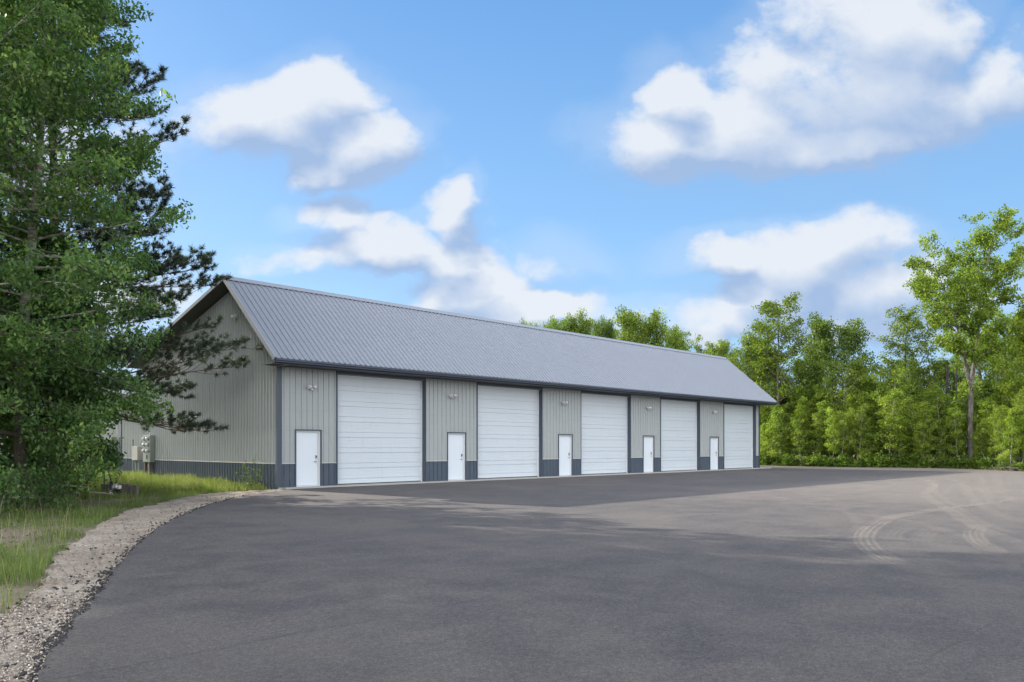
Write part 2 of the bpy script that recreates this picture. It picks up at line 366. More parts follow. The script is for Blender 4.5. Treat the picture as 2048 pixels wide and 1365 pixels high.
c = t.mix(t.math('MULTIPLY', jn, .5), c, (.035, .034, .037))
vo = t.node('ShaderNodeTexVoronoi'); t.put(vo.inputs['Vector'], co); vo.inputs['Scale'].default_value = 60
chip = t.math('MULTIPLY', t.math('LESS_THAN', vo.outputs['Distance'], .20), t.math('GREATER_THAN', t.noise(co, 2.1, 6, .8), .60))
c = t.mix(t.math('MULTIPLY', chip, .5), c, (.33, .31, .29))
c = t.mix(t.smooth(fine, .40, .70), t.mix(.50, c, (.010, .010, .012)), t.mix(.22, c, (.27, .26, .25)))
c = t.mix(t.smooth(coarse, .36, .66), t.mix(.20, c, (.02, .02, .024)), t.mix(.10, c, (.27, .26, .25)))
t.put(b.inputs['Base Color'], c); t.put(b.inputs['Roughness'], t.math('MULTIPLY_ADD', mid, .2, .66)); b.inputs['Specular IOR Level'].default_value = .32
bn = t.node('ShaderNodeBump'); bn.inputs['Strength'].default_value = .75; bn.inputs['Distance'].default_value = .008
hh = t.math('ADD', t.math('ADD', fine, t.math('MULTIPLY', grit, .5)), t.math('MULTIPLY', mid, 2.0))
t.put(bn.inputs['Height'], hh); t.l.new(bn.outputs[0], b.inputs['Normal']); t.l.new(b.outputs[0], out.inputs[0])
M['asphalt'] = m
mb = MB(); AZ = -.06
mb.poly([(x, y, AZ) for x, y in lotp])
for i in range(len(lotp)):
    a, b_ = lotp[i], lotp[(i + 1) % len(lotp)]
    mb.poly([(*b_, AZ), (*a, AZ), (a[0], a[1], G0 - .05), (b_[0], b_[1], G0 - .05)])
lot = mb.build('parking_lot', M['asphalt']); tag(lot, kind='structure')

# shoulder of bare soil and crushed stone between the asphalt and the grass
m, t, out = mat('shoulder_dirt'); b = t.node('ShaderNodeBsdfPrincipled'); co = t.node('ShaderNodeTexCoord').outputs['Object']
n1 = t.noise(co, 1.1, 6, .62, .4); n2 = t.noise(co, 14, 6, .72); n3 = t.noise(co, 70, 3, .75)
c = t.mix(t.smooth(n1, .35, .68), (.30, .26, .215), (.46, .415, .36))
c = t.mix(t.math('MULTIPLY', t.smooth(n2, .44, .64), .7), c, (.17, .13, .105))
c = t.mix(t.math('MULTIPLY', t.smooth(n3, .50, .72), .6), c, (.11, .09, .075))
blk = t.smooth(t.noise(t.mapv(co, (1, 1, 1), (5, 1, 0)), 2.1, 7, .75, .8), .59, .67)
c = t.mix(t.math('MULTIPLY', blk, .9), c, (.030, .028, .030))
t.put(b.inputs['Base Color'], c); b.inputs['Roughness'].default_value = .95; b.inputs['Specular IOR Level'].default_value = .15
bn = t.node('ShaderNodeBump'); bn.inputs['Strength'].default_value = .9; bn.inputs['Distance'].default_value = .03
t.put(bn.inputs['Height'], t.math('ADD', n2, t.math('MULTIPLY', n3, .5))); t.l.new(bn.outputs[0], b.inputs['Normal']); t.l.new(b.outputs[0], out.inputs[0])
M['dirt'] = m
GE = [(.40, .25), (-1.3, .25), (-2.6, -.2), (-3.6, -1.2), (-5.16, -3.2), (-6.93, -5.59), (-8.93, -9.81), (-10.3, -12.97), (-11.24, -15.73), (-11.75, -16.8), (-12.9, -18.6), (-15.5, -23), (-17.5, -32)]
ge = catmull(GE, 55)
K = 500; ei = np.linspace(0, len(edge) * .97, K); gi_ = np.linspace(0, len(ge) - 1, K)
A = np.stack([np.interp(ei, np.arange(len(edge)), edge[:, j]) for j in (0, 1)], 1)
Bm = np.stack([np.interp(gi_, np.arange(len(ge)), ge[:, j]) for j in (0, 1)], 1)
Bm += rng.normal(size=2) * 0 + np.stack([wobble(K, 9, rng), wobble(K, 9, rng)], 1) * .05
NC = 26; V = []
for j in range(NC):
    u = j / (NC - 1); P = A * (1 - u) + Bm * u
    if j == 0: P = A - nrm[np.clip(ei.astype(int), 0, len(nrm) - 1)] * .10
    V.append(np.column_stack([P, np.full(K, -.088) + (0 if j in (0,) else 1) * (wobble(K, 7, rng) * .006 + wobble(K, 25, rng) * .006) + .012 * math.sin(u * 3.1) - (0.03 if j == NC - 1 else 0)]))
V = np.array(V); VV = V.reshape(-1, 3)
F = np.array([(j * K + i, j * K + i + 1, (j + 1) * K + i + 1, (j + 1) * K + i) for j in range(NC - 1) for i in range(K - 1)])
sh = link('dirt_shoulder', np_mesh('dirt_shoulder', VV, F, None, True), None, M['dirt']); tag(sh, kind='structure')
def shoulder_pt(s, u): return A[s] * (1 - u) + Bm[s] * u

# stones on the shoulder (stuff) and black asphalt crumbs along the edge (stuff)
ico = np.array([(0, 0, 1), (.89, 0, .45), (.28, .85, .45), (-.72, .53, .45), (-.72, -.53, .45), (.28, -.85, .45), (.72, .53, -.45), (-.28, .85, -.45), (-.89, 0, -.45), (-.28, -.85, -.45), (.72, -.53, -.45), (0, 0, -1)])
icf = np.array([(0, 1, 2), (0, 2, 3), (0, 3, 4), (0, 4, 5), (0, 5, 1), (1, 6, 2), (2, 7, 3), (3, 8, 4), (4, 9, 5), (5, 10, 1), (2, 6, 7), (3, 7, 8), (4, 8, 9), (5, 9, 10), (1, 10, 6), (6, 11, 7), (7, 11, 8), (8, 11, 9), (9, 11, 10), (10, 11, 6)])
def stones(name, P, r_, seed, flat=.6):
    rg = np.random.default_rng(seed); n = len(P)
    jit = 1 + rg.uniform(-.3, .3, (n, 12, 1)); an = rg.uniform(0, 6.28, n); c_, s_ = np.cos(an), np.sin(an)
    V = ico[None] * jit * r_[:, None, None] * np.array([1, .75, flat]); X = V[..., 0] * c_[:, None] - V[..., 1] * s_[:, None]; Y = V[..., 0] * s_[:, None] + V[..., 1] * c_[:, None]
    V = np.stack([X, Y, V[..., 2]], -1) + P[:, None]
    F = (icf[None] + (np.arange(n) * 12)[:, None, None]).reshape(-1, 3)
    return np_mesh(name, V.reshape(-1, 3), F, np.repeat(rg.uniform(0, 1, n), 20), False)
m, t, out = mat('stone_mix'); b = t.node('ShaderNodeBsdfPrincipled'); a = t.node('ShaderNodeAttribute', attribute_name='tint')
t.put(b.inputs['Base Color'], t.ramp(a.outputs['Fac'], [(0, (.05, .045, .045)), (.35, (.19, .155, .13)), (.7, (.40, .355, .30)), (1, (.60, .55, .48))])); b.inputs['Roughness'].default_value = .9
t.l.new(b.outputs[0], out.inputs[0]); M['stone'] = m
P = []; rr = []
for _ in range(9500):
    s_ = int(rng.uniform(0, 1) ** .6 * (K - 1)); u = rng.uniform(0.02, .97); p = shoulder_pt(s_, u)
    close = p[1] < -16.2
    if not close and rng.uniform() > .45: continue
    r0 = .004 + .010 * rng.uniform() ** 2
    P.append((p[0], p[1], -.082 + rng.uniform(0, .006))); rr.append(r0)
for _ in range(17000):   # crushed stone by the lower corner
    s_ = int(rng.uniform(.56, .86) * (K - 1)); u = rng.uniform(0.02, .98); p = shoulder_pt(s_, u)
    if p[1] > -16.6 + rng.normal() * .5: continue
    P.append((p[0], p[1], -.080 + rng.uniform(0, .010))); rr.append(rng.uniform(.0035, .006) + .010 * rng.uniform() ** 5)
o = link('crushed_stone', stones('crushed_stone', np.array(P), np.array(rr), 3), None, M['stone'])
tag(o, 'pale crushed stone and pebbles strewn on the dirt shoulder beside the asphalt', 'gravel', None, 'stuff')
P = []; rr = []
for _ in range(7500):
    i = int(rng.uniform(.08, .93) * (len(edge) - 1)); d = abs(rng.normal()) * .07 + (abs(rng.normal()) * .35 if rng.uniform() < .18 else 0) 
    dens_ = .5 + .5 * math.sin(i * .11) * math.sin(i * .037 + 1)
    if rng.uniform() > dens_ + .25: continue
    p = edge[i] + nrm[i] * (d - .03)
    P.append((p[0], p[1], -.075 + rng.uniform(-.005, .01))); rr.append(.006 + .020 * rng.uniform() ** 2.5)

P = np.array(P)
o = link('asphalt_crumbs', stones('asphalt_crumbs', P, np.array(rr), 4), None, pbr('asphalt_crumb', (.03, .03, .032), .9, 0, None, .3, 30))
tag(o, 'black crumbs of asphalt lying along the ragged edge of the pavement', 'rubble', None, 'stuff')

# tyre marks: thin dusty prints lying on the asphalt
m, t, out = mat('tyre_dust'); b = t.node('ShaderNodeBsdfPrincipled'); b.inputs['Roughness'].default_value = .9
uv = t.node('ShaderNodeAttribute', attribute_name='across'); al = t.node('ShaderNodeAttribute', attribute_name='along')
co = t.node('ShaderNodeTexCoord').outputs['Object']
b.inputs['Base Color'].default_value = (.38, .345, .30, 1)
st = t.math('SINE', t.math('MULTIPLY', uv.outputs['Fac'], 6.283 * 4.0)); st = t.math('MULTIPLY_ADD', t.smooth(st, -.9, .9), .5, .35)
tr_ = t.math('SINE', t.math('MULTIPLY', al.outputs['Fac'], 42)); tr_ = t.math('MULTIPLY_ADD', t.smooth(tr_, -.8, .8), .25, .70)
ed = t.math('SUBTRACT', 1, t.math('POWER', t.math('ABSOLUTE', t.math('MULTIPLY_ADD', uv.outputs['Fac'], 2, -1)), 6))
nn = t.smooth(t.noise(co, 1.3, 7, .75), .22, .55); n4 = t.math('MULTIPLY_ADD', t.noise(co, 40, 3, .7), .9, .15)
fd = t.node('ShaderNodeAttribute', attribute_name='fade')
alpha = t.math('MULTIPLY', t.math('MULTIPLY', t.math('MULTIPLY', st, tr_), t.math('MULTIPLY', ed, nn)), t.math('MULTIPLY', n4, fd.outputs['Fac']))
t.put(b.inputs['Alpha'], alpha); t.l.new(b.outputs[0], out.inputs[0]); M['tyre'] = m
def track(pts, width, strength, lvl):
    C_ = catmull([ground_at(*p)[:2] for p in pts], 14); T = np.gradient(C_, axis=0); T /= np.linalg.norm(T, axis=1)[:, None]; N = np.stack([-T[:, 1], T[:, 0]], 1)
    L = np.concatenate([[0], np.cumsum(np.linalg.norm(np.diff(C_, axis=0), axis=1))]); n = len(C_); z = AZ + .004 + lvl * .0012
    V = np.concatenate([np.column_stack([C_ - N * width / 2, np.full(n, z)]), np.column_stack([C_ + N * width / 2, np.full(n, z)])])
    F = np.array([(i, i + 1, n + i + 1, n + i) for i in range(n - 1)])
    me = np_mesh('tyre_mark', V, F)
    for nm, vals in (('across', np.r_[np.zeros(n), np.ones(n)]), ('along', np.r_[L, L]), ('fade', np.r_[1, 1] .repeat(n) * strength * np.tile(np.clip(np.minimum(L, L[-1] - L) / 2.2, 0, 1), 2))):
        a_ = me.attributes.new(nm, 'FLOAT', 'POINT'); a_.data.foreach_set('value', vals.astype(np.float32))
    link('tyre_mark', me, lot, M['tyre'])
TR = [([(1640, 1004), (1700, 1030), (1722, 1060), (1690, 1090), (1640, 1110)], .22, .45), ([(1990, 946), (2000, 980), (2040, 1020)], .3, .5), ([(1560, 1020), (1680, 1026), (1800, 1040), (1900, 1066), (2060, 1120)], .24, .5), ([(1250, 1040), (1400, 1030), (1560, 1028), (1700, 1035)], .26, .4), ([(2000, 1004), (1925, 1013), (1870, 1021), (1832, 1027), (1781, 1037), (1749, 1053), (1731, 1073), (1737, 1092), (1762, 1112), (1800, 1130), (1860, 1150), (1950, 1172)], .30, 1.0),
      ([(1812, 960), (1852, 962), (1868, 972), (1850, 990), (1888, 1014), (1941, 1048), (1995, 1070), (2060, 1096)], .26, 1.0),
      ([(1830, 957), (1868, 966), (1872, 985), (1905, 1010), (1960, 1044), (2010, 1062), (2070, 1080)], .20, .8),
      ([(1880, 955), (1923, 968), (1939, 992), (1981, 1022), (2060, 1050)], .28, .8),
      ([(1960, 950), (1965, 970), (1985, 1005), (2040, 1030)], .24, .6),
      ([(1985, 1045), (1955, 1058), (1949, 1070), (1962, 1088), (2005, 1110), (2060, 1135)], .28, .9),
      ([(1620, 1062), (1565, 1075), (1553, 1086), (1560, 1100)], .5, .5), ([(1672, 1065), (1640, 1078), (1632, 1090), (1655, 1104)], .4, .6),
      ([(1850, 1045), (1800, 1060), (1783, 1078), (1800, 1100), (1840, 1120)], .3, .5), ([(1905, 1050), (1860, 1065), (1843, 1082), (1850, 1098)], .3, .55),
      ([(1500, 1008), (1620, 1010), (1700, 1012), (1790, 1022)], .5, .45), ([(1400, 1000), (1520, 996), (1640, 998), (1760, 992)], .6, .45),
      ([(1640, 1008), (1614, 1011), (1640, 1016), (1700, 1018)], .3, .6), ([(1690, 1010), (1672, 1013), (1720, 1020), (1800, 1026)], .3, .6),
      ([(860, 1040), (905, 1032), (945, 1024), (968, 1020)], .25, .6), ([(1010, 1031), (1050, 1028), (1062, 1021), (1045, 1016)], .3, .6),
      ([(1860, 975), (1930, 980), (2000, 986), (2060, 992)], .5, .6), ([(1800, 985), (1900, 996), (2000, 1003), (2060, 1008)], .4, .5), ([(1850, 1015), (1930, 1012), (2000, 1002), (2060, 990)], .4, .5)]
for i, (p_, wd, stn) in enumerate(TR): track(p_, wd * 1.3, stn * .50, i % 5)
# ------------------------------------------------------------------ the warehouse
RIB = .2286
LEN, DEP = 35.9, 12.85
RIDGE_Y, RIDGE_Z, EAVE_Y, EAVE_Z = 3.0, 7.84, -.93, 4.48
OH = .60; BACK_Y = DEP + .6; SB = .246                       # rear slope
def roof_z(y): return RIDGE_Z - (y - RIDGE_Y) * SB if y > RIDGE_Y else RIDGE_Z - (RIDGE_Y - y) * (RIDGE_Z - EAVE_Z) / (RIDGE_Y - EAVE_Y)
# one rib of a steel panel as (distance along wall, height of rib)
PROF = [(0, 0), (.013, .030), (.043, .030), (.056, 0), (.106, 0), (.115, .007), (.124, 0), (.158, 0), (.167, .007), (.176, 0)]
def profile(a, b_, off=0.0):
    out_ = []; k = math.floor((a - off) / RIB) - 1
    while k * RIB + off < b_ + RIB:
        for dx, h in PROF: out_.append((k * RIB + off + dx, h))
        k += 1
    res = []
    def hat(x):
        for (x0, h0), (x1, h1) in zip(out_, out_[1:]):
            if x0 <= x <= x1: return h0 + (h1 - h0) * (x - x0) / (x1 - x0 + 1e-9)
        return 0
    res.append((a, hat(a))); res += [p for p in out_ if a + 1e-4 < p[0] < b_ - 1e-4]; res.append((b_, hat(b_)))
    return res
def ribbed(mb, a, b_, z0, z1, place, mi=0, off=0.0, th=.10):
    """ribbed sheet from a to b between z0 and z1 (numbers or functions); place(s, h, z) -> point; h is outwards"""
    P = profile(a, b_, off); f0 = z0 if callable(z0) else (lambda s: z0); f1 = z1 if callable(z1) else (lambda s: z1)
    for (s0, h0), (s1, h1) in zip(P, P[1:]):
        mb.poly([place(s0, h0, f0(s0)), place(s1, h1, f0(s1)), place(s1, h1, f1(s1)), place(s0, h0, f1(s0))], mi)
    n = max(1, int((b_ - a) / 2)) if callable(z1) else 1
    for i in range(n):     # solid core behind the sheet
        p, q_ = a + (b_ - a) * i / n, a + (b_ - a) * (i + 1) / n
        A_ = [place(p, -.004, f0(p)), place(q_, -.004, f0(q_)), place(q_, -.004, f1(q_) ), place(p, -.004, f1(p))]
        B_ = [place(p, -th, f0(p)), place(q_, -th, f0(q_)), place(q_, -th, f1(q_)), place(p, -th, f1(p))]
        mb.poly(A_, mi); mb.poly(B_[::-1], mi)
        for k in range(4): mb.poly([A_[k], B_[k], B_[(k + 1) % 4], A_[(k + 1) % 4]], mi)
front = lambda s, h, z: (s, -h, z)
left = lambda s, h, z: (-h, s, z)
WH = empty('warehouse', (0, 0, 0), 0, 'long grey metal storage building with five white garage doors beneath a steep blue-grey roof', 'storage building')
WS = .83           # top of the dark wainscot
TOP = 4.30         # flat soffit height
GD = [2.43 + 7.167 * k for k in range(5)]; GW = 4.24; GH = 4.19
ED = [.725 + 7.170 * k for k in range(5)]; EW = 1.0; EH = 2.03
# front wall: columns between openings
wf = MB()
def col(a, b_, z0, z1):
    if z0 < WS:
        ws = MB(); ribbed(ws, a, b_, z0, min(z1, WS), front, 0, .244); ws.build('wainscot', M['slate'], WH)
    if z1 > WS: ribbed(wf, a, b_, max(z0, WS + .0), z1, front, 0, .244)
x = 0.0
for k in range(5):
    e0, e1 = ED[k], ED[k] + EW; g0, g1 = GD[k], GD[k] + GW
    col(x, e0, 0, TOP); col(e0, e1, EH, TOP); col(e1, g0, 0, TOP); col(g0, g1, GH, TOP); x = g1
col(x, LEN, 0, TOP)
wf.build('wall', M['wall'], WH)
# gable wall, right end wall, rear wall
gz = lambda s: roof_z(s) - .16 if s > .02 else TOP
wg = MB(); ribbed(wg, 0, DEP, WS, gz, left, 0, .293); ribbed(wg, EAVE_Y + .12, -.001, TOP + .022, lambda s: max(roof_z(s) - .15, TOP + .023), left, 0, .293, .03)
tag(wg.build('wall', M['wall'], WH), 'ribbed gable wall under the roof peak')
wv = MB(); ribbed(wv, 0, DEP, -.10, WS, left, 0, .293); wv.build('wainscot', M['slate'], WH)
we = MB(); ribbed(we, 0, DEP, WS, gz, lambda s, h, z: (LEN + h, s, z)); we.build('wall', M['wall'], WH)
we = MB(); ribbed(we, 0, DEP, -.1, WS, lambda s, h, z: (LEN + h, s, z)); we.build('wainscot', M['slate'], WH)
wr = MB(); ribbed(wr, 0, LEN, -.1, roof_z(DEP) - .17, lambda s, h, z: (s, DEP + h, z)); wr.build('wall', M['wall'], WH)
# trims
def one_box(name, m_, a, b_, parent=WH):
    k_ = MB(); k_.box(a, b_); return k_.build(name, m_, parent)
def corner(pts, z0, z1):
    k_ = MB(); n_ = len(pts)
    k_.poly([(x, y, z0) for x, y in pts][::-1]); k_.poly([(x, y, z1) for x, y in pts])
    for i in range(n_): k_.poly([(*pts[i], z0), (*pts[(i + 1) % n_], z0), (*pts[(i + 1) % n_], z1), (*pts[i], z1)])
    k_.build('corner_trim', M['trim'], WH)
corner([(-.032, -.032), (.155, -.032), (.155, -.004), (-.004, -.004), (-.004, .085), (-.032, .085)], -.012, TOP - .002)
corner([(LEN + .032, -.032), (LEN + .032, .085), (LEN + .004, .085), (LEN + .004, -.004), (LEN - .085, -.004), (LEN - .085, -.032)], -.012, TOP - .002)
one_box('wainscot_cap', M['lighttrim'], (-.038, .086, WS - .004), (-.005, DEP, WS + .030))
x = .156
for k in range(5):
    for a, b_ in ((x, ED[k] - .045), (ED[k] + EW + .045, GD[k] - .03)):
        one_box('wainscot_cap', M['lighttrim'], (a, -.036, WS - .004), (b_, -.002, WS + .024))
        one_box('base_trim', M['trim'], (a, -.037, -.012), (b_, -.004, .028))
    x = GD[k] + GW + .03
one_box('wainscot_cap', M['lighttrim'], (x, -.036, WS - .004), (LEN - .086, -.002, WS + .024))
# concrete slab with apron
sl = MB(); sl.box((.18, -.30, -.20), (37.1, DEP - .2, -.012)); sl.box((.02, -.05, -.20), (.18, DEP - .3, -.013)); sl.build('slab', M['concrete'], WH)

# roof
rf = MB(); x0, x1 = -OH, LEN + .72
L1 = math.hypot(RIDGE_Y - EAVE_Y, RIDGE_Z - EAVE_Z); n1v = Vector((0, -(RIDGE_Z - EAVE_Z), RIDGE_Y - EAVE_Y)).normalized()
L2 = math.hypot(BACK_Y - RIDGE_Y, SB * (BACK_Y - RIDGE_Y)); n2v = Vector((0, SB, 1)).normalized()
EV = Vector((0, EAVE_Y, EAVE_Z)); RV = Vector((0, RIDGE_Y, RIDGE_Z)); BV = Vector((0, BACK_Y, RIDGE_Z - SB * (BACK_Y - RIDGE_Y)))
def slope(P0, P1, nv, flip=False):
    pr = profile(x0 + .05, x1 - .05, .1)
    for (s0, h0), (s1, h1) in zip(pr, pr[1:]):
        q4 = [P0 + Vector((s0, 0, 0)) + nv * h0 * 1.5, P0 + Vector((s1, 0, 0)) + nv * h1 * 1.5, P1 + Vector((s1, 0, 0)) + nv * h1 * 1.5, P1 + Vector((s0, 0, 0)) + nv * h0 * 1.5]
        rf.poly(q4[::-1] if flip else q4)
slope(EV, RV, n1v); slope(BV, RV, n2v, True)
ROOF = rf.build('roof', M['roof'], WH)
rt = MB()
def strip(P0, P1, nv, xa, xb, up, dn):
    a, b_ = P0 + nv * up, P1 + nv * up; c_, d_ = P0 - nv * dn, P1 - nv * dn
    pts = [a, b_, d_, c_]; A_ = [p + Vector((xa, 0, 0)) for p in pts]; B_ = [p + Vector((xb, 0, 0)) for p in pts]
    rt.poly(A_); rt.poly(B_[::-1])
    for k in range(4): rt.poly([A_[k], B_[k], B_[(k + 1) % 4], A_[(k + 1) % 4]])
for xa, xb in ((x0, x0 + .085), (x1 - .085, x1)):
    rt = MB()
    strip(EV, RV, n1v, xa, xb, .036, -.002); strip(BV, RV, n2v, xa, xb, .036, -.002)
    xa, xb = (x0 - .004, x0 + .02) if xa == x0 else (x1 - .02, x1 + .004)
    strip(EV, RV, n1v, xa, xb, .034, .13); strip(BV, RV, n2v, xa, xb, .034, .10)
    rt.build('rake_trim', M['rooftrim'], ROOF)
rt = MB(); strip(RV + Vector((0, -.18, 0)) * 1 + Vector((0, 0, -.18 * (RIDGE_Z - EAVE_Z) / (RIDGE_Y - EAVE_Y))), RV, n1v, x0 - .006, x1 + .006, .052, -.030)
strip(RV + Vector((0, .3, -.3 * SB)), RV, n2v, x0 - .006, x1 + .006, .052, -.030)
rt.box((x0 - .006, RIDGE_Y - .045, RIDGE_Z + .024), (x1 + .006, RIDGE_Y + .03, RIDGE_Z + .048))
rt.build('ridge_cap', M['rooftrim'], ROOF)
# soffit under the eave, under the gable overhang, under the rear slope
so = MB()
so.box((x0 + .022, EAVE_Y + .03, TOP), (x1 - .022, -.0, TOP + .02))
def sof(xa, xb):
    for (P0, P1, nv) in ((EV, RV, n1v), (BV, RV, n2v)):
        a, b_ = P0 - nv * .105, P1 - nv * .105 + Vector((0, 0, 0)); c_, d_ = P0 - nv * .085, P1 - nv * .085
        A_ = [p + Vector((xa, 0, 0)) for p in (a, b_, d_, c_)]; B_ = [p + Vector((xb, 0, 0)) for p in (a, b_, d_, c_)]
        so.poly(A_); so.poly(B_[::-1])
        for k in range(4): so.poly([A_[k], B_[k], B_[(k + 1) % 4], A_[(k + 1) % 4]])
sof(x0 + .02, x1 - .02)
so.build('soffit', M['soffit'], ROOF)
# trim along the foot of the wall panel that closes the eave at the gable
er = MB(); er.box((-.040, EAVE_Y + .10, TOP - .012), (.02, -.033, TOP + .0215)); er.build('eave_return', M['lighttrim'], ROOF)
# gutter
gu = MB(); gy0, gy1 = EAVE_Y - .115, EAVE_Y + .015; gzt = EAVE_Z - .012
sec = [(gy1, gzt), (gy1, gzt - .13), (gy0 + .035, gzt - .13), (gy0 + .03, gzt - .095), (gy0, gzt - .06), (gy0 + .004, gzt - .035), (gy0 - .006, gzt - .03), (gy0 - .006, gzt - .004), (gy0 + .012, gzt - .004), (gy0 + .014, gzt - .035), (gy0 + .04, gzt - .10), (gy1 - .01, gzt - .115), (gy1 - .012, gzt)]
for i in range(len(sec)):
    a, b_ = sec[i], sec[(i + 1) % len(sec)]; gu.poly([(x0 + .01, *a), (x0 + .01, *b_), (x1 - .01, *b_), (x1 - .01, *a)])
for xx in (x0 + .01, x1 - .01): gu.poly([(xx, *p) for p in sec[:7]] + [(xx, *sec[7])])
gu.build('gutter', M['trim'], ROOF)
fa = MB(); fa.box((x0 + .024, EAVE_Y + .03, TOP - .015), (x1 - .024, EAVE_Y + .048, EAVE_Z - .06)); fa.build('fascia', M['trim'], ROOF)

# garage doors, set back in dark framed openings
SET = .21
def groove_panel(mb, xa, xb, y, z0, z1):
    z = z0; lev = []; sec_h = (z1 - z0) / 7
    for k in range(7):
        b0 = z0 + k * sec_h
        for (u, w_, d_) in ((0.0, .034, .030), (.33, .030, .024), (.60, .014, .004), (.80, .014, .004)):
            lev.append((b0 + u * sec_h, w_, d_))
    pts = [(z0, 0)]
    for (zz, w_, d_) in lev[1:]:
        pts += [(zz - w_ / 2, 0), (zz - w_ / 2 + .003, d_), (zz + w_ / 2 - .003, d_), (zz + w_ / 2, 0)]
    pts.append((z1, 0))
    for (za, da), (zb, db) in zip(pts, pts[1:]): mb.poly([(xa, y + da, za), (xb, y + da, za), (xb, y + db, zb), (xa, y + db, zb)])
    mb.box((xa, y + .034, z0), (xb, y + .07, z1))
GL = ['white garage door nearest the left corner of the building, the first from the left', 'white garage door second from the left corner', 'middle white garage door', 'fourth white garage door counted from the left corner', 'white garage door at the far right end']
for k in range(5):
    g0, g1 = GD[k], GD[k] + GW
    gd = MB(); groove_panel(gd, g0 + .02, g1 - .075, SET, .012, GH - .02)
    G = gd.build('garage_door', M['gdoor'], WH); tag(G, GL[k])
    j = MB(); j.box((g0 - .028, -.036, -.010), (g0 + .019, .10, GH)); j.box((g0 - .028, -.037, GH + .001), (g1 + .028, .10, TOP - .004))
    j.box((g1, -.036, -.010), (g1 + .026, .0, GH)); j.box((g1 - .012, .0005, -.010), (g1 + .026, SET + .08, GH))
    j.build('door_frame', M['trim'], G)
    j = MB(); j.box((g1 - .074, SET - .035, -.010), (g1 - .013, SET + .05, GH - .001)); j.box((g0 + .020, SET - .02, GH - .05), (g1 - .076, SET - .004, GH - .001)); j.build('weather_strip', M['lampwhite'], G)
    j = MB(); j.box((g0 + .02, SET - .006, -.010), (g1 - .076, SET + .02, .028)); j.build('bottom_seal', M['darksteel'], G)
EL = ['white entry door beside the left corner', 'white entry door between the first and second garage doors', 'white entry door between the second and third garage doors', 'white entry door between the third and fourth garage doors', 'white entry door between the fourth and fifth garage doors']
for k in range(5):
    e0, e1 = ED[k], ED[k] + EW
    d_ = MB(); d_.box((e0 + .045, .075, .03), (e1 - .062, .12, EH - .045))
    E_ = d_.build('entry_door', M['door'], WH); tag(E_, EL[k])
    bv = E_.modifiers.new('bevel', 'BEVEL'); bv.width = .004; bv.segments = 2
    j = MB(); j.box((e0, .02, -.008), (e0 + .040, .13, EH - .001)); j.box((e1 - .058, .02, -.008), (e1 - .001, .13, EH - .001)); j.box((e0 + .041, .02, EH - .042), (e1 - .059, .13, EH - .002))
    j.box((e0 + .040, .05, -.010), (e1 - .058, .13, .022)); j.build('door_jamb', M['lampwhite'], E_)
    j = MB(); j.box((e0 - .044, -.034, -.010), (e0 - .0005, .06, EH)); j.box((e1 + .0005, -.034, -.010), (e1 + .044, .06, EH)); j.box((e0 - .044, -.036, EH + .001), (e1 + .044, .06, EH + .045)); j.build('door_frame', M['trim'], E_)
    hx = e1 - .14
    j = MB(); j.box((hx - .035, .052, .99), (hx + .035, .0745, 1.13)); j.tube([(hx, .074, .90), (hx, .03, .90)], .018, 10); j.tube([(hx, .032, .90), (hx - .10, .030, .90), (hx - .12, .034, .895)], [.012, .010, .008], 8); j.tube([(hx, .074, .90), (hx, .066, .90)], .034, 14)
    j.build('handle', M['steel'], E_)
    j = MB(); j.box((hx - .024, .046, 1.035), (hx + .024, .0515, 1.115)); j.build('keypad', M['black'], E_)
# twin-head floodlights
def floodlight(x, y, z, out_dir, along, label):
    """out_dir: unit vector off the wall, along: unit vector along the wall"""
    o_, a_ = Vector(out_dir), Vector(along); c_ = Vector((x, y, z)); up = Vector((0, 0, 1))
    b = MB(); b.tube([c_ + o_ * .006, c_ + o_ * .045], .062, 14); b.tube([c_ + o_ * .045, c_ + o_ * .075 ], .035, 10)
    s_ = c_ + o_ * .06 - up * .055; b.tube([s_ , s_ + o_ * .05 - up * .05], [.035, .045], 10)
    base = b.build('floodlight', M['lampwhite'], WH, True); tag(base, label)
    for sg in (-1, 1):
        h = MB(); p0 = c_ + o_ * .06 + a_ * sg * .04; p1 = c_ + o_ * .10 + a_ * sg * .10 + up * .015
        h.tube([p0, p1], .014, 8)
        dr_ = (o_ * .75 + a_ * sg * .62 - up * .22).normalized(); q0 = p1 - dr_ * .05
        h.tube([q0, q0 + dr_ * .02, q0 + dr_ * .05, q0 + dr_ * .13, q0 + dr_ * .135], [.022, .040, .048, .068, .060], 14)
        hd = h.build('lamp_head', M['lampwhite'], base, True)
        l = MB(); l.tube([q0 + dr_ * .1355, q0 + dr_ * .142], [.058, .050], 14); l.build('lens', M['lampglass'], hd)
for k, x in enumerate((1.31, 8.08, 15.39, 22.59, 29.77)):
    floodlight(x, -.02, 3.62, (0, -1, 0), (1, 0, 0), 'twin floodlight on the grey wall above the ' + ('first', 'second', 'third', 'fourth', 'fifth')[k] + ' entry door')
floodlight(-.02, 3.10, 6.42, (-1, 0, 0), (0, -1, 0), 'twin floodlight high on the gable wall under the roof peak')

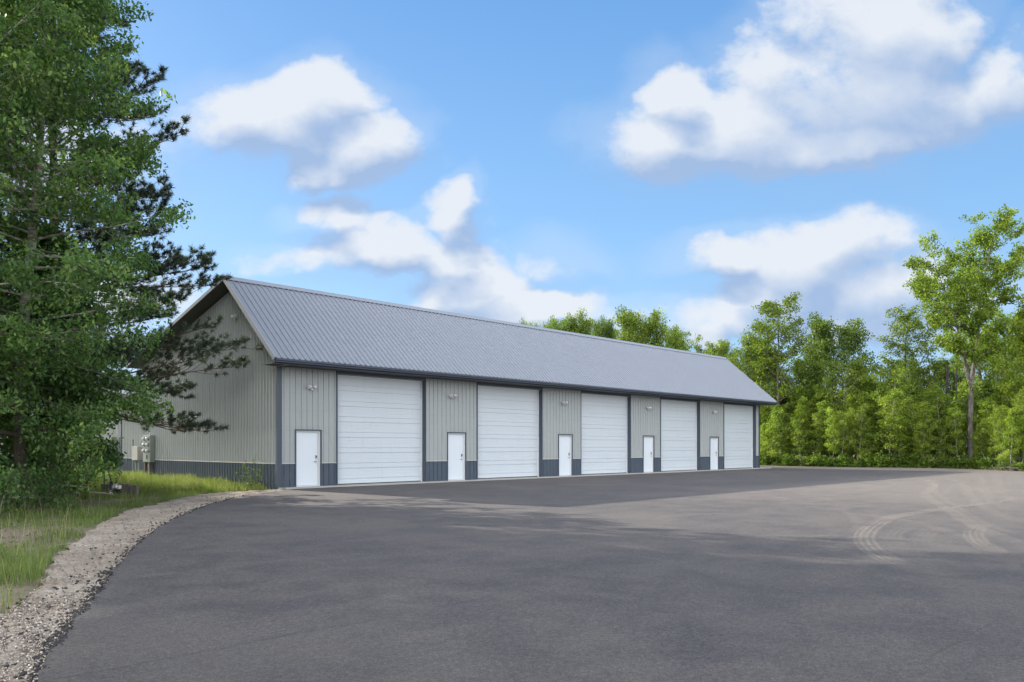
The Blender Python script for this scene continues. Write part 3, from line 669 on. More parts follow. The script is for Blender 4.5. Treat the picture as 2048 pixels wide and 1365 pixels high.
# ------------------------------------------------------------------ rear building behind it
X2 = 1.0; Y2 = 15.2; D2 = 44.0; W2 = 30.0
RB = empty('rear_building', (X2, Y2, 0), 0, 'second grey metal building half hidden behind the leafy trees at the left', 'storage building')
lf2 = lambda s, h, z: (-h, s, z); POST = 3.75
gz2 = lambda s: 3.9 + (s if s < 22 else 44 - s) * .12
a_ = MB(); ribbed(a_, 0, D2, WS, gz2, lf2); a_.build('wall', M['wall'], RB)
a_ = MB(); ribbed(a_, 0, D2, -.1, WS, lf2); a_.build('wainscot', M['slate'], RB)
a_ = MB(); ribbed(a_, 0, W2, -.1, 3.9, lambda s, h, z: (s, -h, z)); a_.build('wall', M['wall'], RB)
a_ = MB(); a_.box((-.05, POST - .16, WS + .03), (-.006, POST + .16, 4.6)); a_.build('trim_post', M['trim'], RB)
a_ = MB(); a_.box((-.037, 0, WS - .004), (-.005, D2, WS + .03)); a_.build('wainscot_cap', M['lighttrim'], RB)
a_ = MB()
for (ya, yb) in ((-.5, 22.02), (D2 + .5, 21.98)):
    za, zb = 3.9 + .06 - .5 * .12, 3.9 + .06 + 22 * .12
    P0 = [(-.5, ya, za), (W2, ya, za), (W2, yb, zb), (-.5, yb, zb)]; P1 = [(p[0], p[1], p[2] + .08) for p in P0]
    a_.poly(P0[::-1]); a_.poly(P1)
    for k in range(4): a_.poly([P0[k], P0[(k + 1) % 4], P1[(k + 1) % 4], P1[k]])
a_.build('roof', M['roof'], RB)

# electricity cabinets with round meters, on posts
def cabinet(loc, label, posts=True):
    c_ = empty('meter_cabinet', loc, 0, label, 'meter box', 'electric meter cabinets on the metal walls')
    b = MB(); w_, d_, h_ = .90, .21, 1.24; z0 = .73
    b.box((-d_, -w_ / 2, z0), (-.0, w_ / 2, z0 + h_)); B_ = b.build('cabinet_body', M['cabinet'], c_)
    bv = B_.modifiers.new('bevel', 'BEVEL'); bv.width = .008; bv.segments = 2
    f_ = MB()
    for yy in (-.22, .22): f_.box((-d_ - .012, yy - .19, z0 + .42), (-d_ - .001, yy + .19, z0 + h_ - .03))
    f_.box((-d_ - .010, -.40, z0 + .03), (-d_ - .001, .40, z0 + .39)); f_.build('cover_panel', M['cabinet'], c_)
    for r_ in range(3):
        for yy in (-.22, .22):
            m_ = MB(); zz = z0 + .53 + r_ * .27
            m_.tube([(-d_ - .012, yy, zz), (-d_ - .035, yy, zz)], .098, 18); mt = m_.build('meter', M['steel'], c_)
            m_ = MB(); m_.tube([(-d_ - .035, yy, zz), (-d_ - .09, yy, zz), (-d_ - .12, yy, zz)], [.082, .080, .055], 18); m_.build('glass_cover', M['meterglass'], mt, True)
    s_ = MB(); s_.box((-d_ - .03, -.12, z0 + .14), (-d_ - .010, -.02, z0 + .32)); s_.build('switch', M['black'], c_)
    if posts:
        for yy in (-.25, .30):
            p_ = MB(); p_.box((-.20, yy - .07, -.15), (-.06, yy + .07, z0 - .001)); p_.build('post', M['oldwood'], c_)
        p_ = MB(); p_.tube([(-.12, .0, -.15), (-.12, .0, z0 + .01)], .03, 8); p_.tube([(-.12, .42, -.15), (-.12, .42, z0 - .05), (-.12, .47, z0 + .15), (-.09, .50, z0 + .30)], .022, 8)
        p_.build('conduit', M['cabinet'], c_, True)
    return c_
cabinet((-.045, 11.75, 0), 'grey cabinet of round meters on wooden legs against the nearer building')
cabinet((X2 - .07, Y2 + POST + 1.0, 0), 'grey cabinet of meters on the rear building beside the dark trim post, partly behind leaves')
jb = empty('junction_box', (-.0, DEP - .02, 0), 0, 'plain grey junction box at the far end of the gable wall beside the meter cabinet', 'utility box')
b = MB(); b.box((-.27, .03, .80), (.0, .75, 1.45)); bb = b.build('box_body', M['concrete'], jb); bv = bb.modifiers.new('bevel', 'BEVEL'); bv.width = .01
b = MB(); b.tube([(-.14, .25, -.1), (-.14, .25, .80)], .03, 8); b.tube([(-.14, .60, -.1), (-.14, .60, .80)], .03, 8); b.build('conduit', M['cabinet'], jb, True)
pp = MB(); px_ = at_depth(266, 38.5); pp.tube([(px_[0], px_[1], -.15), (px_[0], px_[1], 1.75)], .035, 8); pp.tube([(px_[0], px_[1], 1.75), (px_[0], px_[1], 1.80)], .05, 8)
tag(pp.build('pipe_post', M['cabinet']), 'thin grey pipe standing in the grass left of the nearer meter cabinet', 'pipe')
# ------------------------------------------------------------------ trees
def unit(v): return v / (np.linalg.norm(v) + 1e-9)
class Tree:
    def __init__(s, seed):
        s.rg = np.random.default_rng(seed); s.tubes = []; s.cl = []; s.sg = []; s.n = []; s.tw = []
    def path(s, p, d, L, k=6, curve=0.0, wob=.08):
        """polyline from p along d, bent up by curve (negative droops)"""
        P = [np.array(p, float)]; d = unit(np.array(d, float))
        for i in range(k):
            d = unit(d + np.array([0, 0, curve / k]) + s.rg.normal(size=3) * wob); P.append(P[-1] + d * L / k)
        return np.array(P)
    def limb(s, P, r0, r1, sides=5):
        s.tubes.append((P, np.linspace(r0, r1, len(P)), sides))
    def clump(s, c, sg, n): s.cl.append(c); s.sg.append(sg); s.n.append(n)
    def wood_mesh(s, name):
        V = []; F = []; b = 0
        for P, r_, n in s.tubes:
            k = len(P); T = np.gradient(P, axis=0); T /= np.linalg.norm(T, axis=1)[:, None] + 1e-9
            ref = np.cross(T, np.array([.31, .17, .93])); ref /= np.linalg.norm(ref, axis=1)[:, None] + 1e-9; bi = np.cross(T, ref)
            an = np.arange(n) * 2 * np.pi / n
            ring = P[:, None] + (ref[:, None] * np.cos(an)[None, :, None] + bi[:, None] * np.sin(an)[None, :, None]) * r_[:, None, None]
            V.append(ring.reshape(-1, 3)); i = np.arange(k - 1)[:, None]; j = np.arange(n)[None]
            F.append(np.stack([b + i * n + j, b + i * n + (j + 1) % n, b + (i + 1) * n + (j + 1) % n, b + (i + 1) * n + j], -1).reshape(-1, 4)); b += k * n
        return np_mesh(name, np.concatenate(V), np.concatenate(F), None, True)
    def leaf_mesh(s, name, size, asp=.62, droop=.25, updir=.5, spread=(1, 1, .8)):
        rg = s.rg; n = np.array(s.n); C_ = np.repeat(np.array(s.cl), n, 0); sg = np.repeat(np.array(s.sg), n)
        ct = np.repeat(rg.normal(0, .19, len(n)), n)
        m_ = len(C_); g_ = rg.normal(size=(m_, 3)); g_ /= np.linalg.norm(g_, axis=1)[:, None]
        off = g_ * (rg.uniform(0, 1, (m_, 1)) ** .45) * np.array(spread); P = C_ + off * sg[:, None]
        nv = rg.normal(size=(m_, 3)) + np.array([0, 0, updir]); nv /= np.linalg.norm(nv, axis=1)[:, None]
        a = np.cross(nv, rg.normal(size=(m_, 3))); a /= np.linalg.norm(a, axis=1)[:, None]; b = np.cross(nv, a)
        a[:, 2] -= droop; L = size * rg.uniform(.6, 1.25, (m_, 1))
        V = np.stack([P - a * L * .5, P + b * L * asp * .5 - a * L * .05, P + a * L * .5, P - b * L * asp * .5 - a * L * .05], 1).reshape(-1, 3)
        F = np.arange(m_ * 4).reshape(-1, 4)
        tint = np.clip(.42 + ct + rg.normal(0, .16, m_) + (rg.uniform(size=m_) < .05) * .3, 0, 1)
        return np_mesh(name, V, F, tint)

def broadleaf(seed, H, trunk_r, r_crown, base=.35, leaders=None, nprim=26, shape='round', clump=.42, nleaf=26, up=.6, sec=6, thin=1.0, epicormic=0, lean=.02, tipup=.7):
    """general broadleaf tree; returns Tree"""
    T = Tree(seed); rg = T.rg
    if leaders is None:
        P = T.path((0, 0, -.25), (rg.normal() * lean, rg.normal() * lean, 1), H * .97 + .25, 12, .15, .025); leaders = [(P, trunk_r, base)]
    for P, r0, b0 in leaders:
        T.limb(P, r0, max(.012, r0 * .10), 9 if r0 > .12 else 6)
    tot = sum(np.linalg.norm(P[-1] - P[0]) for P, _, _ in leaders)
    for (P, r0, b0) in leaders:
        k = max(4, int(nprim * np.linalg.norm(P[-1] - P[0]) / tot)); az = rg.uniform(0, 6.28)
        for i in range(k):
            u = b0 + (1 - b0) * ((i + rg.uniform(0, .9)) / k); x = u * (len(P) - 1); a = int(min(x, len(P) - 2)); p = P[a] + (P[a + 1] - P[a]) * (x - a)
            hn = (p[2] / H - base * .8) / (1 - base * .8); hn = min(max(hn, 0), 1)
            if shape == 'round': w_ = math.sqrt(max(0, 1 - (hn * 1.02 - .45) ** 2 / .36)) 
            elif shape == 'cone': w_ = (1 - hn) ** .8 * .95 + .12
            elif shape == 'vase': w_ = .45 + .6 * math.sin(min(hn * 1.25, 1) * 1.9)
            else: w_ = .9
            w_ = max(w_, .22) * rg.uniform(.65, 1.12); L = r_crown * w_; az += 2.4 + rg.normal() * .35
            el = up * (.35 + hn * 1.0) + rg.normal() * .15
            d = (math.cos(az) * math.cos(el), math.sin(az) * math.cos(el), math.sin(el))
            Q = T.path(p, d, L, 6, tipup * .5, .10); rr_ = max(.012, r0 * (.42 if r0 > .1 else .5) * (1 - u * .75) * min(1, L / 2 + .3)); T.limb(Q, rr_, .008, 5)
            for j in range(sec):
                v = .28 + .72 * (j + rg.uniform(.1, .9)) / sec; y = v * 6; c_ = int(min(y, 5)); q0 = Q[c_] + (Q[c_ + 1] - Q[c_]) * (y - c_)
                td = unit(Q[c_ + 1] - Q[c_]); sd = unit(np.cross(td, np.array([0, 0, 1.0]))) * (1 if j % 2 else -1)
                d2 = td * .55 + sd * rg.uniform(.5, 1) + np.array([0, 0, rg.normal() * .3 + .12]); L2 = L * .42 * (1.15 - v * .6) * rg.uniform(.6, 1.2)
                S_ = T.path(q0, d2, L2, 3, .15, .12); T.limb(S_, max(.007, rr_ * .35), .004, 4)
                if rg.uniform() < thin:
                    for m_ in (1, 2, 3):
                        if m_ == 1 and L2 < .5: continue
                        T.clump(S_[m_] + rg.normal(size=3) * .06, clump * rg.uniform(.6, 1.15), max(3, int(nleaf * rg.uniform(.5, 1.4))))
            T.clump(Q[-1], clump * .9, int(nleaf * 1.2))
        T.clump(P[-1], clump, nleaf); T.clump(P[-2], clump * 1.2, nleaf)
    for i in range(epicormic):
        P, r0, b0 = leaders[0]; u = rg.uniform(.12, max(.2, base)); x = u * (len(P) - 1); a = int(x); p = P[a] + (P[a + 1] - P[a]) * (x - a); az = rg.uniform(0, 6.28)
        Q = T.path(p, (math.cos(az), math.sin(az), .3), rg.uniform(.5, 1.2), 3, .2, .1); T.limb(Q, .02, .005, 4); T.clump(Q[-1], .3, nleaf // 2)
    return T
def put_tree(T, name, loc, label, cat, group, mat_leaf, mat_bark, leaf, rz=0, scale=1, **k):
    e = empty(name, loc, rz, label, cat, group); e.scale = (scale,) * 3
    tr_ = link('trunk', T.wood_mesh('trunk'), e, mat_bark); cr = link('crown', T.leaf_mesh('crown', leaf, **k), e, mat_leaf); return e
def clone(src, loc, rz, scale, label, group=None):
    c = copy_tree(src); c.location = loc; c.rotation_euler = (0, 0, rz); c.scale = scale if hasattr(scale, '__len__') else (scale,) * 3
    c['label'] = label
    if group: c['group'] = group
    return c

# --- the tall oak by the lot edge, forked into two leaders
T = Tree(11); rg = T.rg
Zt = 54.5; ox, oy, _ = at_depth(1942, Zt, 0)
Rv, Fv = RIGHT, FWD
def off(px_, py_, dz_=0.0): # point near the oak plane, metres relative to its base, by lateral metres and height
    return px_ * Rv + dz_ * Fv + np.array([0, 0, py_])
bole = np.array([off(0, -.3), off(.02, 1.5), off(-.02, 3.2), off(.0, 5.0), off(-.02, 6.6)])
T.limb(bole, .25, .19, 12)
def lead(pts): return catmull(pts, 3)
LD = [(lead([bole[-1] - np.array([0, 0, .2]), off(-.65, 8.6, -.2), off(-1.15, 10.4, -.4), off(-1.75, 12.4, -.3), off(-2.2, 14.2, 0), off(-2.7, 15.8, .3)]), .15, .12),
      (lead([bole[-1] - np.array([0, 0, .2]), off(.35, 8.4, .1), off(.75, 10.2, .3), off(.9, 12.4, .4), off(1.1, 14.6, .2), off(1.5, 16.8, 0), off(1.8, 18.0, -.2)]), .18, .12),
      (lead([off(.9, 12.0, .4), off(2.0, 13.0, .9), off(3.0, 14.6, 1.2), off(3.6, 15.9, 1.2)]), .08, .2),
      (lead([off(-1.15, 10.4, -.4), off(-2.2, 11.2, -.9), off(-3.2, 12.6, -1.1), off(-3.9, 14.2, -1.2)]), .07, .2)]
T2 = broadleaf(12, 18.2, .2, 3.0, .34, LD, 74, 'vase', .52, 30, .45, 6, .96)
T2.tubes.append((bole, np.linspace(.25, .19, len(bole)), 12))
for i in range(30):
    u = rg.uniform(1.6, 7.2); az = rg.uniform(0, 6.28); p = off(0, u) + np.array([math.cos(az), math.sin(az), 0]) * .25
    Q = T2.path(p, (math.cos(az), math.sin(az), .25), rg.uniform(.5, 1.7), 4, .2, .1); T2.limb(Q, .02, .004, 4)
    if u > 3: T2.clump(Q[-1], .36, 18); T2.clump(Q[2], .26, 8)
put_tree(T2, 'oak_tree', (ox, oy, G0), 'tallest oak at the lot edge with a bare grey trunk forking into two leaders', 'tree', None, M['leaf_oak'], M['bark_oak'], .21, 0, .90).scale = (.86, .86, .90)

# --- variants for the wood
V_A = broadleaf(21, 14, .17, 3.7, .26, None, 50, 'round', .66, 30, .5, 6, .95)
V_B = broadleaf(22, 14, .15, 3.3, .24, None, 46, 'round', .52, 24, .6, 6, .78)
V_C = broadleaf(23, 14, .14, 2.7, .30, None, 42, 'vase', .50, 22, .7, 5, .85)
V_D = broadleaf(24, 12, .16, 4.2, .20, None, 54, 'round', .74, 34, .4, 6, 1.0)
def zedge(px): return float(np.interp(px, [1300, 1520, 1550, 1750, 1935, 2048, 2200], [66, 63.5, 61.8, 56.2, 52.8, 48.2, 43]))
protos = {}
def wood_tree(key, T, px, Z, top, label, leafm, barkm, leaf, group='tall trees behind the parking lot', wide=1.0):
    H0 = 12 if key == 'D' else 14
    loc = at_depth(px, Z, G0); H = height_at(top, Z) - G0; sc_ = H / (H0 + .9)
    kk = (key, leafm.name)
    r_ = random.Random(int(px * 7 + top)); rz = r_.uniform(0, 6.28)
    if kk not in protos:
        protos[kk] = put_tree(T, 'broadleaf_tree', loc, label, 'tree', group, leafm, barkm, leaf, rz, sc_)
        protos[kk].scale = (sc_ * wide, sc_ * wide, sc_); return
    clone(protos[kk], loc, rz, (sc_ * wide, sc_ * wide, sc_), label, group)
LO, LDK, LY = M['leaf_oak'], M['leaf_dark'], M['leaf_young']; BG, BO = M['bark_grey'], M['bark_oak']
WOOD = [('B', V_B, 1562, 66, 597, 'tall airy broadleaf tree rising just past the far end of the shed roof', LO, BG, 1.15),
        ('D', V_D, 1672, 68, 642, 'broad rounded green tree between the airy tree and the gap of sky', LDK, BG, .92),
        ('A', V_A, 1497, 69, 672, 'dense tree whose crown shows above the far corner of the shed roof', LO, BG, .95),
        ('A', V_A, 1440, 73, 682, 'bushy crown just above the right end of the ridge line', LO, BG, .9),
        ('C', V_C, 1822, 62, 626, 'slim pale tree left of the tallest oak, its branches showing through', LO, BO, 1.25),
        ('A', V_A, 1812, 72, 716, 'dark green tree behind the slim pale one', LDK, BG, .85),
        ('D', V_D, 1885, 70, 722, 'low dark tree behind the left side of the tallest oak', LDK, BG, .85),
        ('B', V_B, 2008, 60, 618, 'yellow-green tree directly right of the tallest oak', LY, BG, 1.05),
        ('A', V_A, 2085, 54, 600, 'yellow-green tree cut off by the right edge of the picture', LY, BG, 1.0),
        ('D', V_D, 2050, 66, 672, 'darker tree filling in behind the right edge of the picture', LDK, BG, .8),
        ('A', V_A, 1950, 66, 660, 'tree straight behind the bole of the tallest oak', LO, BG, .8),
        ('D', V_D, 1612, 76, 722, 'dark tree set back behind the airy tree and the rounded one', LDK, BG, .8),
        ('D', V_D, 1535, 74, 705, 'dark tree set back behind the far corner of the roof', LDK, BG, .8)]
for a_ in WOOD: wood_tree(*a_[:8], .20 if a_[0] in 'AD' else .18, wide=a_[8])
BEH = [('D', V_D, 1066, 96, 650, 'small leftmost treetop peeping over the shed ridge', LO, .42), ('D', V_D, 1120, 90, 642, 'second treetop from the left over the shed ridge', LDK, .55),
       ('D', V_D, 1155, 92, 638, 'wide treetop over the ridge, third from the left', LO, .62), ('D', V_D, 1208, 88, 642, 'smaller treetop over the ridge just left of the largest one', LDK, .45),
       ('D', V_D, 1290, 84, 626, 'largest rounded treetop over the middle of the shed ridge', LO, .80), ('B', V_B, 1250, 92, 652, 'treetop tucked against the left side of the largest one over the ridge', LO, .8),
       ('A', V_A, 1338, 90, 654, 'treetop tucked against the right side of the largest one over the ridge', LO, .7), ('C', V_C, 1372, 82, 676, 'low treetop over the ridge right of the largest one', LO, 1.1),
       ('B', V_B, 1405, 84, 692, 'lowest treetop over the ridge before the wood on the right', LDK, .8)]
for (k_, T_, px, Z, top, lab, lm, wd) in BEH: wood_tree(k_, T_, px, Z, top, lab, lm, BG, .20, 'treetops showing over the roof ridge', wd)

# --- young trees along the far edge of the lot
SAP = []
for i, sd in enumerate((31, 32, 33, 34, 35)):
    T_ = broadleaf(sd, 6, .042, 1.25 + .25 * (i % 3), (.26, .18, .32, .14, .22)[i], None, 26, ('round', 'cone', 'vase', 'round', 'cone')[i], .40, 20, .65, 5, .92, lean=.07)
    SAP.append(T_)
rg = np.random.default_rng(77); saps = []
ROWS = [(.9, 3.0, 5.0, 22), (2.4, 4.0, 6.0, 24), (4.6, 4.8, 6.7, 22), (7.0, 5.4, 7.2, 18)]
for ri, (dz_, h0, h1, n) in enumerate(ROWS):
    for i in range(n):
        px = 1500 + (2130 - 1500) * (i + rg.uniform(.1, .9)) / n
        if ri < 2 and abs(px - 1942) < 16: px += 34
        Z = zedge(px) + dz_ + rg.uniform(-.5, .6); h = rg.uniform(h0, h1) * (1.18 if 1660 < px < 1790 else 1.0) * (1.0 if px < 1850 else .93)
        saps.append((px, Z, h, rg.integers(0, 5), ri))
saps.sort()
ORD = ['nearest the shed corner', 'past the shed corner', 'under the airy tall tree', 'under the broad rounded tree', 'under the gap of sky', 'below the slim pale tree', 'just left of the oak trunk', 'just right of the oak trunk', 'by the right edge of the picture']
cuts = [1535, 1580, 1630, 1690, 1770, 1850, 1942, 2000, 9999]
rown = ['pale-stemmed front-row sapling', 'leafy second-row young tree', 'tall third-row young tree', 'tallest back-row young tree']
sproto = {}; cnt = {}
nth = ['first', 'second', 'third', 'fourth', 'fifth', 'sixth', 'seventh', 'eighth', 'ninth']
for (px, Z, h, v, ri) in saps:
    r0 = next(i for i, c_ in enumerate(cuts) if px < c_); kq = (r0, ri); cnt[kq] = cnt.get(kq, 0) + 1
    lab = f'{rown[ri]}, {nth[cnt[kq] - 1]} from left {ORD[r0]}'
    lm = M['leaf_dark'] if ri >= 3 and (v + int(px)) % 3 else (M['leaf_young'] if (v + ri + int(px)) % 5 else M['leaf_oak']); kk = (int(v), lm.name); loc = at_depth(px, Z, G0); sc_ = h / 6.1; rz = rg.uniform(0, 6.28); wd = rg.uniform(.85, 1.2)
    if kk not in sproto:
        e = put_tree(SAP[v], 'young_tree', loc, lab, 'young tree', 'young trees along the far edge of the lot', lm, M['bark_aspen'], .135, rz, sc_); sproto[kk] = e
        e.scale = (sc_ * wd, sc_ * wd, sc_)
    else: clone(sproto[kk], loc, rz, (sc_ * wd, sc_ * wd, sc_), lab)
# --- low shrubs at the foot of the wood
def shrub(seed, H, W_, n, leafn, clump=.16):
    T = Tree(seed); rg = T.rg
    for i in range(n):
        az = rg.uniform(0, 6.28); sp_ = rg.uniform(.05, .75)
        Q = T.path((rg.normal() * .06, rg.normal() * .06, -.05), (math.cos(az) * sp_, math.sin(az) * sp_, 1), H * rg.uniform(.6, 1.05), 5, .1, .1); T.limb(Q, .012 * H, .003, 4)
        for j in range(2, 6):
            T.clump(Q[j], clump * rg.uniform(.7, 1.3), leafn)
            d = unit(rg.normal(size=3) + np.array([0, 0, .4])); S_ = T.path(Q[j], d, H * .22, 2, 0, .1); T.limb(S_, .005, .002, 3); T.clump(S_[-1], clump, leafn)
    return T
SH = [shrub(41, 1.0, 1, 12, 9, .15), shrub(42, 1.0, 1, 9, 8, .16), shrub(43, 1.0, 1, 14, 9, .14)]
shp = {}
n = 34; k = 0; cnt = {}
for i in range(n):
    px = 1512 + 560 * (i + rg.uniform(.1, .9)) / n; Z = zedge(px) + rg.uniform(.15, .8); h = rg.uniform(.5, 1.2) ; v = int(rg.integers(0, 3)); loc = at_depth(px, Z, G0)
    r0 = next(j for j, c_ in enumerate(cuts) if px < c_); cnt[r0] = cnt.get(r0, 0) + 1
    lab = f'low bright green shrub, {nth[cnt[r0] - 1]} from left {ORD[r0]}'
    if v not in shp: shp[v] = put_tree(SH[v], 'shrub', loc, lab, 'shrub', 'low shrubs along the far edge of the lot', M['leaf_shrub'], M['bark_grey'], .12, rg.uniform(0, 6), h)
    else: clone(shp[v], loc, rg.uniform(0, 6), (h * 1.2, h * 1.2, h), lab)
# --- distant wood seen between the trunks, one mass
T = Tree(51); rg2 = T.rg
for i in range(1300):
    px = rg2.uniform(1380, 2230); Z = zedge(px) + rg2.uniform(10, 26); h = rg2.uniform(.2, 6.6) ; T.clump(np.array(at_depth(px, Z, h)), rg2.uniform(.7, 1.2), 26)
for i in range(90):
    px = rg2.uniform(1400, 2200); Z = zedge(px) + rg2.uniform(8, 18); p = at_depth(px, Z, G0); T.limb(np.array([p, (p[0], p[1], 4), (p[0] + rg2.normal() * .3, p[1], 8)]), .09, .05, 5)
me = T.leaf_mesh('woodland', .34)
tag(link('woodland', me, None, M['leaf_dark']), 'dark mass of undergrowth and leaves deep between the tree trunks', 'undergrowth', None, 'stuff')
T.cl = []; me = T.wood_mesh('woodland_stems'); tag(link('woodland_stems', me, None, M['bark_grey']), 'many thin trunks standing far back inside the wood', 'tree trunks', None, 'stuff')
# leafy ground cover at the wood's edge
T = Tree(52); rg2 = T.rg
for i in range(5200):
    px = rg2.uniform(1500, 2140); Z = zedge(px) + (abs(rg2.normal()) * 1.6 if i < 1700 else rg2.uniform(1, 14)); T.clump(np.array(at_depth(px, Z, G0 + rg2.uniform(.02, .22))), .16, 6)
tag(link('ground_cover', T.leaf_mesh('ground_cover', .10), None, M['groundcover']), 'low weeds and grass between the far asphalt edge and the young trees', 'weeds', None, 'stuff')
# brush pile at the right edge
T = Tree(53)
for i in range(60):
    a = T.rg.uniform(0, 6.28); T.limb(T.path((T.rg.normal() * .7, T.rg.normal() * .3, T.rg.uniform(0, .35)), (math.cos(a), math.sin(a), T.rg.normal() * .2), T.rg.uniform(.5, 1.4), 4, 0, .15), .022, .006, 4)
lo = at_depth(2030, zedge(2030) + .6, G0); br = link('brush_pile', T.wood_mesh('brush_pile'), None, M['oldwood']); br.location = lo
tag(br, 'small pile of dead brush on the lot edge at the far right', 'brush pile')
# ------------------------------------------------------------------ big trees at the left
def aspen(seed, H, rc, base, n, leaders=None, nleaf=42, r0=.15, sec=8, clump=.40, lowspread=1.0):
    T = Tree(seed); rg = T.rg
    P = T.path((0, 0, -.3), (.0, .0, 1), H + .3, 16, .1, .02)
    T.limb(P, r0, .02, 10); az = rg.uniform(0, 6)
    for i in range(n):
        u = base + (1 - base) * ((i + rg.uniform()) / n) ** 1.05; x = u * (len(P) - 1); a = int(min(x, len(P) - 2)); p = P[a] + (P[a + 1] - P[a]) * (x - a)
        hn = (u - base) / (1 - base); w_ = (1 - hn) ** .66 * (.82 + .28 * math.sin(min(1, hn * 3.4) * 1.57)) * rg.uniform(.72, 1.12) + .08
        L = rc * w_; az += 2.4 + rg.normal() * .3; el = .10 + hn * .75 + rg.normal() * .12
        Q = T.path(p, (math.cos(az) * math.cos(el), math.sin(az) * math.cos(el), math.sin(el)), L, 7, .15 - (.55 if hn < .3 else 0) , .08)
        rb = max(.012, r0 * .36 * (1 - u * .8)); T.limb(Q, rb, .006, 6)
        for j in range(sec):
            v = .22 + .78 * (j + rg.uniform(.1, .9)) / sec; y = v * 7; c_ = int(min(y, 6)); q0 = Q[c_] + (Q[c_ + 1] - Q[c_]) * (y - c_)
            td = unit(Q[c_ + 1] - Q[c_]); sd = unit(np.cross(td, np.array([0, 0, 1.0]))) * (1 if j % 2 else -1)
            L2 = L * .36 * (1.2 - v * .7) * rg.uniform(.6, 1.3) + .15
            S_ = T.path(q0, td * .6 + sd * rg.uniform(.4, 1) + np.array([0, 0, rg.normal() * .3]), L2, 4, -.1, .12); T.limb(S_, max(.006, rb * .3), .003, 4)
            for m_ in (2, 3, 4): T.clump(S_[m_] + rg.normal(size=3) * .05, clump * rg.uniform(.5, 1.05), int(nleaf * rg.uniform(.4, 1.2)))
            if rg.uniform() < .5:
                d = T.path(S_[2], unit(rg.normal(size=3)), L2 * .5, 2, -.1, .1); T.limb(d, .005, .002, 3); T.clump(d[-1], clump * .7, int(nleaf * .6))
        T.clump(Q[-1], clump * .7, nleaf)
    T.clump(P[-1], clump, nleaf * 2)
    return T
ax, ay, _ = at_depth(42, 19.0)
A1 = aspen(61, 18.5, 3.3, .11, 104, nleaf=44, clump=.46)
put_tree(A1, 'aspen_tree', (ax, ay, G0), 'large leafy aspen with a pale trunk standing in front of the pine at the left', 'tree', None, M['leaf_aspen'], M['bark_old_aspen'], .105, 0, 1, droop=.35)
bx, by, _ = at_depth(-85, 17.5)
A2 = aspen(62, 17.5, 3.2, .12, 70, nleaf=38, clump=.46)
put_tree(A2, 'aspen_tree', (bx, by, G0), 'leafy tree cut off by the left edge of the picture', 'tree', None, M['leaf_aspen'], M['bark_old_aspen'], .105, 0, 1, droop=.35)
cx_, cy_, _ = at_depth(112, 20.5)
A3 = aspen(63, 7.4, 1.65, .20, 44, nleaf=34, r0=.06, clump=.38)
put_tree(A3, 'maple_tree', (cx_, cy_, G0), 'lower dark-leaved maple under the aspen, hiding the rear building', 'tree', None, M['leaf_maple'], M['bark_grey'], .12, 1.0, 1, droop=.3)

def pine(seed, H, rlow, base, n):
    T = Tree(seed); rg = T.rg; P = T.path((0, 0, -.3), (0, 0, 1), H + .3, 14, .05, .012); T.limb(P, .21, .02, 10)
    tuf = []; az = 0
    whorls = int(n / 4.6)
    for i in range(whorls):
        u = base + (1 - base) * (i + .2 * rg.normal()) / whorls; u = min(max(u, base), .985); hn = (u - base) / (1 - base)
        for b in range(rg.integers(4, 6)):
            x = u * (len(P) - 1) + rg.normal() * .05; a = int(min(max(x, 0), len(P) - 2)); p = P[a] + (P[a + 1] - P[a]) * (x - a)
            az += 1.35 + rg.normal() * .25; L = (rlow * (1 - hn) ** .72 + .35) * rg.uniform(.62, 1.1); el = -.12 + hn * .75 + rg.normal() * .10
            Q = T.path(p, (math.cos(az) * math.cos(el), math.sin(az) * math.cos(el), math.sin(el)), L, 8, .30, .06); rb = .018 + .028 * (1 - hn); T.limb(Q, rb, .007, 5)
            k = int(5 + L * 2.6)
            for j in range(k):
                v = .30 + .70 * (j + rg.uniform()) / k; y = v * 8; c_ = int(min(y, 7)); q0 = Q[c_] + (Q[c_ + 1] - Q[c_]) * (y - c_)
                td = unit(Q[c_ + 1] - Q[c_]); sd = unit(np.cross(td, np.array([0, 0, 1.0]))) * (1 if j % 2 else -1)
                L2 = (L * .26 * (1.25 - v) + .22) * rg.uniform(.6, 1.3); S_ = T.path(q0, td * .7 + sd * rg.uniform(.35, .9) + np.array([0, 0, rg.normal() * .12 + .1]), L2, 4, .35, .10); T.limb(S_, .010, .004, 4)
                tuf.append((S_[-1], unit(S_[-1] - S_[-2]))); tuf.append((S_[3] + rg.normal(size=3) * .05, unit(S_[-1] - S_[-2] + rg.normal(size=3) * .6)))
                if L2 > .4:
                    for q2 in (2, 3):
                        D_ = T.path(S_[q2], td + sd * rg.uniform(-1, 1) + np.array([0, 0, .3]), L2 * .45, 2, .3, .1); T.limb(D_, .006, .003, 3); tuf.append((D_[-1], unit(D_[-1] - D_[-2])))
            tuf.append((Q[-1], unit(Q[-1] - Q[-2])))
    tuf.append((P[-1], np.array([0, 0, 1.0])))
    return T, tuf
